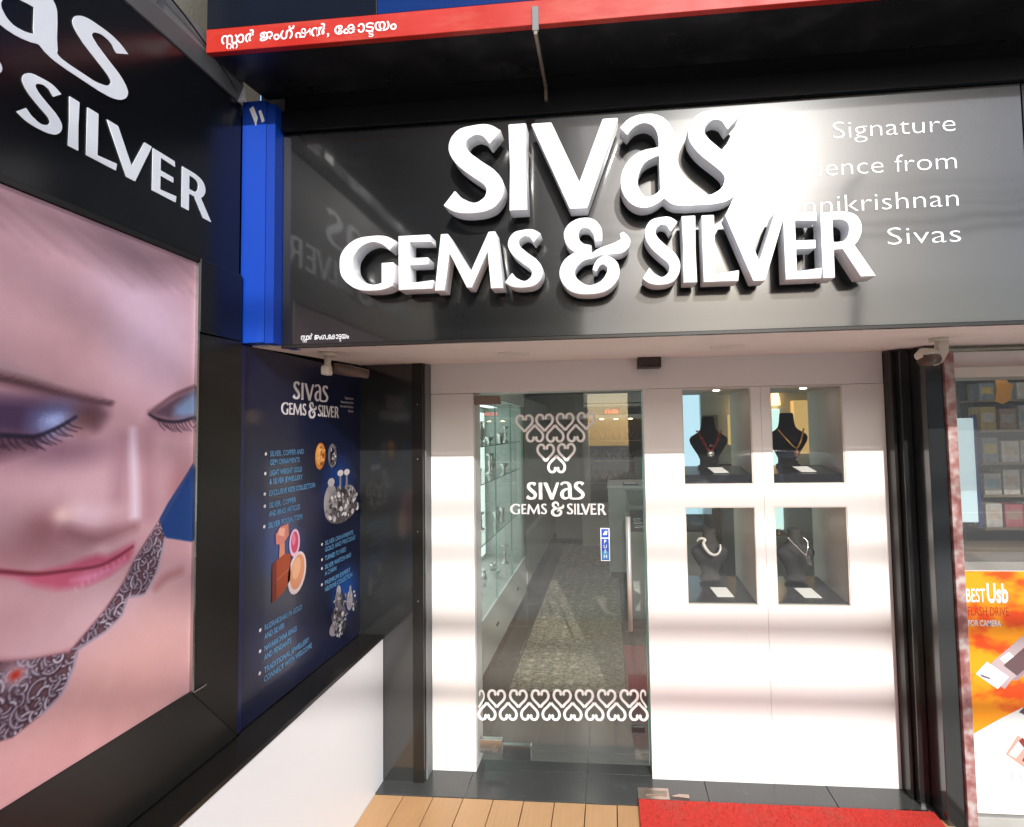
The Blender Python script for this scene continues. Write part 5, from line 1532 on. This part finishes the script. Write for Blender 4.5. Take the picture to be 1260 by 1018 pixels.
# ------------------------------------------------------------------ neighbouring shop on the right
YR = 2.50
t = thing('neighbour_shopfront', 'glass front of the neighbouring shop right of the marble trimmed column', 'shopfront', (2.6, YR, 0))
box('kerb_base', 1.592, 4.2, YR - .02, YR + .12, -0.005, 0.045, M['kerb'], t, 0.004)
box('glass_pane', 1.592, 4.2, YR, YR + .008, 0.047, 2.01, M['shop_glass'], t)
box('header', 1.592, 4.2, YR - .01, YR + .20, 2.012, 2.060, M['cream'], t, 0.003)
box('upper_header', 1.592, 4.2, YR + .03, YR + .20, 2.062, 2.135, M['soffit'], t)
box('inner_left_wall', 1.594, 1.64, YR + .22, 2.795, 0, 2.13, M['cream'], t)
t = thing('neighbour_room', 'inner walls of the neighbouring shop behind the glass', 'walls', (2.9, 3.2, 0))
box('back_wall', 1.705, 4.3, 3.50, 3.58, 0, 2.35, M['cream'], t)
box('ceiling', 1.705, 4.3, 2.72, 3.49, 2.30, 2.36, M['beige_old'], t)
box('floor', 1.705, 4.3, 2.66, 3.49, -0.05, 0.0, M['pave'], t)
box('right_wall', 4.25, 4.30, 2.62, 3.49, 0, 2.29, M['cream'], t)
box('beam', 1.71, 4.24, 3.34, 3.49, 2.08, 2.29, M['beige_old'], t)
t = thing('light_panel', 'pale blue upright lit panel inside the neighbouring shop', 'light panel', (2.16, 3.28, 1.2))
box('lit_face', 2.09, 2.205, 3.28, 3.30, 1.20, 1.83, mat('pale_blue_lightbox', (.5, .65, .7), .4, emit=(.7, .92, 1.0), estr=.34), t, 0.003)
box('side_frame', 2.2055, 2.222, 3.275, 3.305, 1.17, 1.85, mat('blue_edge', (.02, .04, .2), .4), t)
t = thing('shelf_unit', 'dark shelf unit of boxed goods inside the neighbouring shop', 'shelves', (2.8, 3.35, 0))
box('back', 2.225, 3.40, 3.42, 3.44, 0.3, 2.07, M['monitor'], t)
shelfz = [1.170, 1.365, 1.560, 1.755, 1.940]
for z in shelfz: box('shelf_board', 2.225, 3.40, 3.26, 3.418, z - .014, z, M['wood_int'], t, 0.002)
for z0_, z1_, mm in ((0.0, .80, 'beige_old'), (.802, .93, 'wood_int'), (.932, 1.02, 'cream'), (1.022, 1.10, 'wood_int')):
    box('counter_course', 1.76, 3.40, 3.06, 3.24, z0_, z1_, M[mm], t, 0.004)  # striped counter stands in for beige and brown street reflections
cols = [(.38, .37, .35), (.45, .34, .10), (.40, .08, .10), (.20, .30, .38), (.52, .50, .47), (.32, .20, .15), (.18, .22, .26), (.50, .42, .34)]
bmats = [mat('box_print', c, .5, vary=.5, scale=30) for i, c in enumerate(cols)]
nth = ['first', 'second', 'third', 'fourth', 'fifth', 'sixth', 'seventh', 'eighth', 'ninth', 'tenth']
cn = ['grey', 'yellow', 'red', 'pale blue', 'white', 'brown', 'slate', 'tan']
rowpat = [[4, 2, 4, 0, 7, 3, 4, 6], [0, 4, 0, 7, 3, 0, 4, 1], [6, 4, 0, 3, 6, 4, 0, 5], [1, 5, 0, 6, 1, 4, 5, 0], [6, 3, 4, 6, 0, 3, 7, 6]]
for zi, z in enumerate(shelfz):
    for i in range(8):
        x = 2.245 + i * .108
        h = rr.uniform(.125, .155) if zi < 4 else .10; w = rr.uniform(.085, .100)
        c = rowpat[zi][i]
        o = box('goods_box', x, x + w, 3.275, 3.38, z + .0005, z + h, bmats[c], bev=0.002)
        tagit(o, '%s goods box, %s along the %s shelf of the neighbouring shop' % (cn[c], nth[i], ['lowest', 'second', 'middle', 'fourth', 'highest'][zi]), 'box', 'boxed goods on the neighbouring shelves')
        flatq('box_label', x + .010, x + w - .010, z + h * .35, z + h * .75, bmats[(c + 3) % 8], o, frame_front(3.274))
t = thing('hanging_tag', 'orange hanging tag in front of the neighbouring shelves', 'tag', (2.29, 3.15, 1.92))
prism('tag_body', [(2.245, 1.925), (2.285, 1.905), (2.33, 1.93), (2.335, 1.985), (2.352, 2.01), (2.318, 2.035), (2.305, 2.075), (2.25, 2.07), (2.258, 2.0)], 'y', 3.15, 3.158, mat('orange_card', (.62, .26, .02), .5), t)
tube('string', [(2.285, 3.154, 2.07), (2.285, 3.154, 2.11)], .0015, M['cable'], t, 5)
for i, (x, y) in enumerate(((2.1, 2.95), (3.1, 2.95))):  # lamps added to brighten the dark neighbouring room
    o = box('ceiling_lamp', x - .25, x + .25, y - .10, y + .10, 2.286, 2.298, M['lamp_white'])
    tagit(o, ['ceiling lamp in the neighbouring shop nearest its left wall', 'ceiling lamp in the neighbouring shop above the boxed goods'][i], 'lamp')
# usb poster
t = thing('memory_stick_poster', 'orange and white poster showing a memory stick on the neighbouring shop glass', 'poster', (1.9, YR - .01, 0.05))
FP = frame_front(YR - .008)
sheet = box('poster_sheet', 1.594, 2.50, YR - .008, YR - .001, 0.055, 1.125, mat('white_poster_paper', (.80, .79, .76), .45), t)
def orange_mat():
    m = mat('orange_yellow_print', (.85, .25, .02), .4)
    n, l = m.node_tree.nodes, m.node_tree.links
    tc = n.new('ShaderNodeTexCoord'); tx = n.new('ShaderNodeTexNoise'); tx.inputs['Scale'].default_value = 5.5; tx.inputs['Detail'].default_value = 3
    mp = n.new('ShaderNodeMapping'); mp.inputs['Scale'].default_value = (1, 1, 1.6); mp.inputs['Location'].default_value = (2.2, 0, .7)
    l.new(tc.outputs['Object'], mp.inputs[0]); l.new(mp.outputs[0], tx.inputs['Vector'])
    r = n.new('ShaderNodeValToRGB')
    r.color_ramp.elements[0].position = .40; r.color_ramp.elements[0].color = (*srgb(226, 74, 10), 1)
    r.color_ramp.elements[1].position = .52; r.color_ramp.elements[1].color = (*srgb(240, 150, 8), 1)
    l.new(tx.outputs[0], r.inputs[0]); l.new(r.outputs[0], n['Principled BSDF'].inputs['Base Color'])
    return m
me = bpy.data.meshes.new('orange_print')
me.from_pydata([(1.5945, .395, .0008), (1.72, .47, .0008), (1.86, .545, .0008), (2.05, .66, .0008), (2.5, .95, .0008), (2.5, 1.124, .0008), (1.5945, 1.124, .0008)], [], [(0, 1, 2, 3, 4, 5, 6)])
me.transform(FP); link('orange_print', me, orange_mat(), t)
M['red_ink'] = mat('red_ink', (.45, .03, .015), .5)
text('print_text', 'BEST', 1.600, .985, .060, FP, M['poster_white'], t, fit=.082, depth=.0015, bold=.01)
text('print_text', 'Usb', 1.690, .985, .082, FP, M['poster_white'], t, fit=.090, depth=.0015, bold=.03)
text('print_text', 'FLASH DRIVE', 1.604, .925, .038, FP, M['red_ink'], t, fit=.175, depth=.0015, bold=.0)
text('print_text', 'FOR CAMERA', 1.604, .878, .026, FP, M['poster_white'], t, fit=.140, depth=.0015, bold=.02)
text('print_text', 'Lu Lu', 1.745, .205, .042, FP, mat('faint_grey_ink', (.52, .50, .50), .5), t, fit=.16, depth=.0015, shear=.2)
flat('printed_memory_stick', [((176, 158, 160), [(1.665, .66), (1.745, .60), (1.775, .64), (2.15, .95), (2.15, 1.08), (1.94, .93), (1.70, .72)]),
     ((96, 72, 74), [(1.745, .705), (1.80, .66), (2.15, .95), (2.15, 1.03), (1.99, .92)]), ((150, 128, 130), [(1.775, .640), (1.80, .64), (2.15, .93), (2.15, .955)]),
     ((242, 238, 240), [(1.625, .665), (1.675, .72), (1.765, .655), (1.715, .60)]), ((118, 96, 110), [(1.640, .667), (1.682, .652), (1.690, .640), (1.650, .652)]), ((240, 236, 232), [(1.73, .735), (1.77, .765), (1.79, .745), (1.75, .715)])], t, FP, .0015)
flat('printed_card_reader', [((88, 76, 82), [(1.80, .50), (1.90, .60), (2.2, .78), (2.3, .60), (1.97, .42)]), ((180, 176, 180), [(1.87, .575), (1.882, .580), (1.97, .52), (1.96, .515)]), ((170, 166, 170), [(1.89, .59), (1.90, .597), (1.99, .535), (1.98, .53)])], t, FP, .0015)
flat('printed_chip', [((206, 150, 136), [(1.735, .315), (1.79, .40), (1.865, .345), (1.815, .255)]), ((122, 52, 46), [(1.79, .375), (1.808, .390), (1.855, .345), (1.825, .275), (1.80, .29), (1.825, .33)]), ((240, 226, 216), [(1.745, .315), (1.79, .375), (1.81, .345), (1.775, .30)])], t, FP, .0015)

# ------------------------------------------------------------------ across the street (seen in the glass and the glossy sign)
def building(name, label, x0, x1, y0, y1, h, wallc, floors, bays, seed):
    t = thing(name, label, 'building', ((x0 + x1) / 2, y1, -.3))
    wm = mat('render_' + str(seed), wallc, .85, vary=.2, scale=1.5, bump=.3, bscale=20)
    box('walls', x0, x1, y0, y1, -.3, h, wm, t, .02)
    box('parapet', x0 - .05, x1 + .05, y0 - .05, y1 + .05, h, h + .35, wm, t, .02)
    fh = (h - .6) / floors
    bw = (x1 - x0) / bays
    gm = M['win_dark']
    for f in range(floors):
        for b in range(bays):
            wx0, wx1 = x0 + bw * b + bw * .18, x0 + bw * (b + 1) - bw * .18
            wz0, wz1 = (.1, fh * .82) if f == 0 else (fh * f + fh * .30, fh * f + fh * .86)
            fr_ = boxes('window_frame' if f else 'shutter_frame', [(wx0 - .06, wx0, y1, y1 + .07, wz0 - .06, wz1 + .06), (wx1, wx1 + .06, y1, y1 + .07, wz0 - .06, wz1 + .06), (wx0, wx1, y1, y1 + .07, wz1, wz1 + .06), (wx0, wx1, y1, y1 + .09, wz0 - .06, wz0)], M['kerb'], t)
            box('pane' if f else 'shutter', wx0, wx1, y1 + .003, y1 + .02, wz0, wz1, gm if f else M['galv'], fr_)
    box('balcony_slab', x0, x1, y1, y1 + .8, fh - .12, fh, M['kerb'], t, .01)
M['win_dark'] = mat('dark_window_glass', (.02, .025, .03), .08, spec=.7)
building('shophouse', 'tall dark rendered shophouse across the road, reflected at the left of the sign', -17, -1.2, -22, -13, 21, (.10, .085, .075), 4, 5, 1)
building('low_shop', 'low pale shop block across the road, reflected in the right shop glass', 0.9, 22, -20, -13, 4.4, (.34, .31, .27), 1, 6, 2)
for px in (-1.0, 7.0):
    t = thing('utility_pole', 'concrete utility pole %s of the road opening' % ('left' if px < 0 else 'right'), 'pole', (px, -11.2, -.05), 'utility poles across the road')
    lathe('post', [(.15, -.05), (.13, 3.5), (.10, 8.7)], px, -11.2, M['kerb'], t, 14)
    box('crossarm', px - .06, px + .06, -11.9, -10.5, 8.46, 8.58, M['galv'], t)
for i, (z, r, y) in enumerate(((8.72, .03, -11.7), (8.62, .025, -10.7), (7.86, .070, -11.2), (7.50, .060, -11.2), (8.24, .035, -11.2))):
    P = [(px, y, z - .35 * (1 - ((px - 3.0) / 14.0) ** 2)) for px in [-11 + k_ * 2 for k_ in range(15)]]
    o = tube('overhead_cable', P, r, M['cable'], None, 6, base=(3, y, z))
    tagit(o, 'overhead cable bundle across the road, %s of five' % ['back of the top pair', 'front of the top pair', 'thickest one below the middle', 'lowest one', 'single one in the middle'][i], 'cable', 'overhead cables along the road')

# parked hatchback
def car():
    t = thing('parked_car', 'silver hatchback parked at the kerb opposite the openings', 'car', (2.6, -3.9, -.12))
    L0, yc, z0 = 0.6, -3.9, -.12
    paint = mat('silver_car_paint', (.42, .43, .44), .28, metal=.5, coat=1, coat_rough=.03)
    prof = [(0.05, .35), (0.02, .55), (.10, .78), (.75, .92), (1.05, .98), (1.62, 1.42), (2.2, 1.50), (3.0, 1.46), (3.55, 1.05), (3.72, .95), (3.80, .60), (3.78, .34)]
    belt = .93
    secs = []
    bm = bmesh.new()
    widths = lambda z: .80 if z < .95 else .80 - (z - .95) * .36
    ys = [-1, -.93, 0, .93, 1]
    grid = []
    for x, z in prof:
        w = widths(z)
        grid.append([bm.verts.new((L0 + x, yc + s * w, z0 + z - (0.05 if abs(s) == 1 else 0))) for s in ys])
    for A, B in zip(grid, grid[1:]):
        for k_ in range(4): bm.faces.new((A[k_], A[k_ + 1], B[k_ + 1], B[k_])).smooth = True
    for sgn, kk in ((-1, 0), (1, 4)):
        low = [g[kk] for g in grid]
        base = [bm.verts.new((v.co.x, yc + sgn * .80, z0 + .20)) for v in (low[0], low[-1])]
        loop = low + [base[1], base[0]]
        bm.faces.new(loop if sgn < 0 else loop[::-1])
    bm_obj('body', bm, paint, t)
    gl = M['win_dark']
    for sgn in (-1, 1):
        y = yc + sgn * .80
        def sidewin(nm, P):
            vs = [(L0 + px_, yc + sgn * (widths(pz) + .004), z0 + pz) for px_, pz in P]
            return pymesh(nm, vs, [tuple(range(len(vs)))], gl, t)
        sidewin('side_window', [(1.18, 1.0), (1.65, 1.36), (2.15, 1.40), (2.15, 1.0)])
        sidewin('side_window', [(2.22, 1.0), (2.22, 1.40), (2.95, 1.37), (3.25, 1.0)])
        for wx in (.72, 3.05):
            w_ = lathe('wheel', [(.30, -.09), (.31, -.07), (.31, .07), (.30, .09), (.05, .09)], 0, 0, M['cable'], t, 24)
            w_.data.transform(Matrix.Translation(root_base(t)))
            w_.data.transform(Matrix.Translation(Vector((L0 + wx, yc + sgn * .74, z0 + .31)) - root_base(t)) @ Matrix.Rotation(math.radians(90), 4, 'X'))
            r_ = lathe('rim', [(.19, -.02), (.20, .02), (.03, .03)], 0, 0, M['steel'], w_, 16)
            r_.data.transform(Matrix.Translation(root_base(w_)))
            r_.data.transform(Matrix.Translation(Vector((L0 + wx, yc + sgn * .835, z0 + .31)) - root_base(w_)) @ Matrix.Rotation(math.radians(-90 * sgn), 4, 'X'))
        h_ = box('door_handle', L0 + 2.0, L0 + 2.13, y + sgn * .004, y + sgn * .02, z0 + .86, z0 + .885, paint, t)
    pymesh('windscreen', [(L0 + 1.08, yc - .66, z0 + 1.008), (L0 + 1.08, yc + .66, z0 + 1.008), (L0 + 1.60, yc + .58, z0 + 1.418), (L0 + 1.60, yc - .58, z0 + 1.418)], [(0, 1, 2, 3)], gl, t).location = (-.012, 0, .012)
    for s in (-.58, .58):
        box('headlight', L0 + .0, L0 + .06, yc + s - .13, yc + s + .13, z0 + .58, z0 + .72, M['card'], t, .02)
        box('tail_light', L0 + 3.74, L0 + 3.80, yc + s - .1, yc + s + .1, z0 + .66, z0 + .85, M['red_ink'], t, .02)
car()
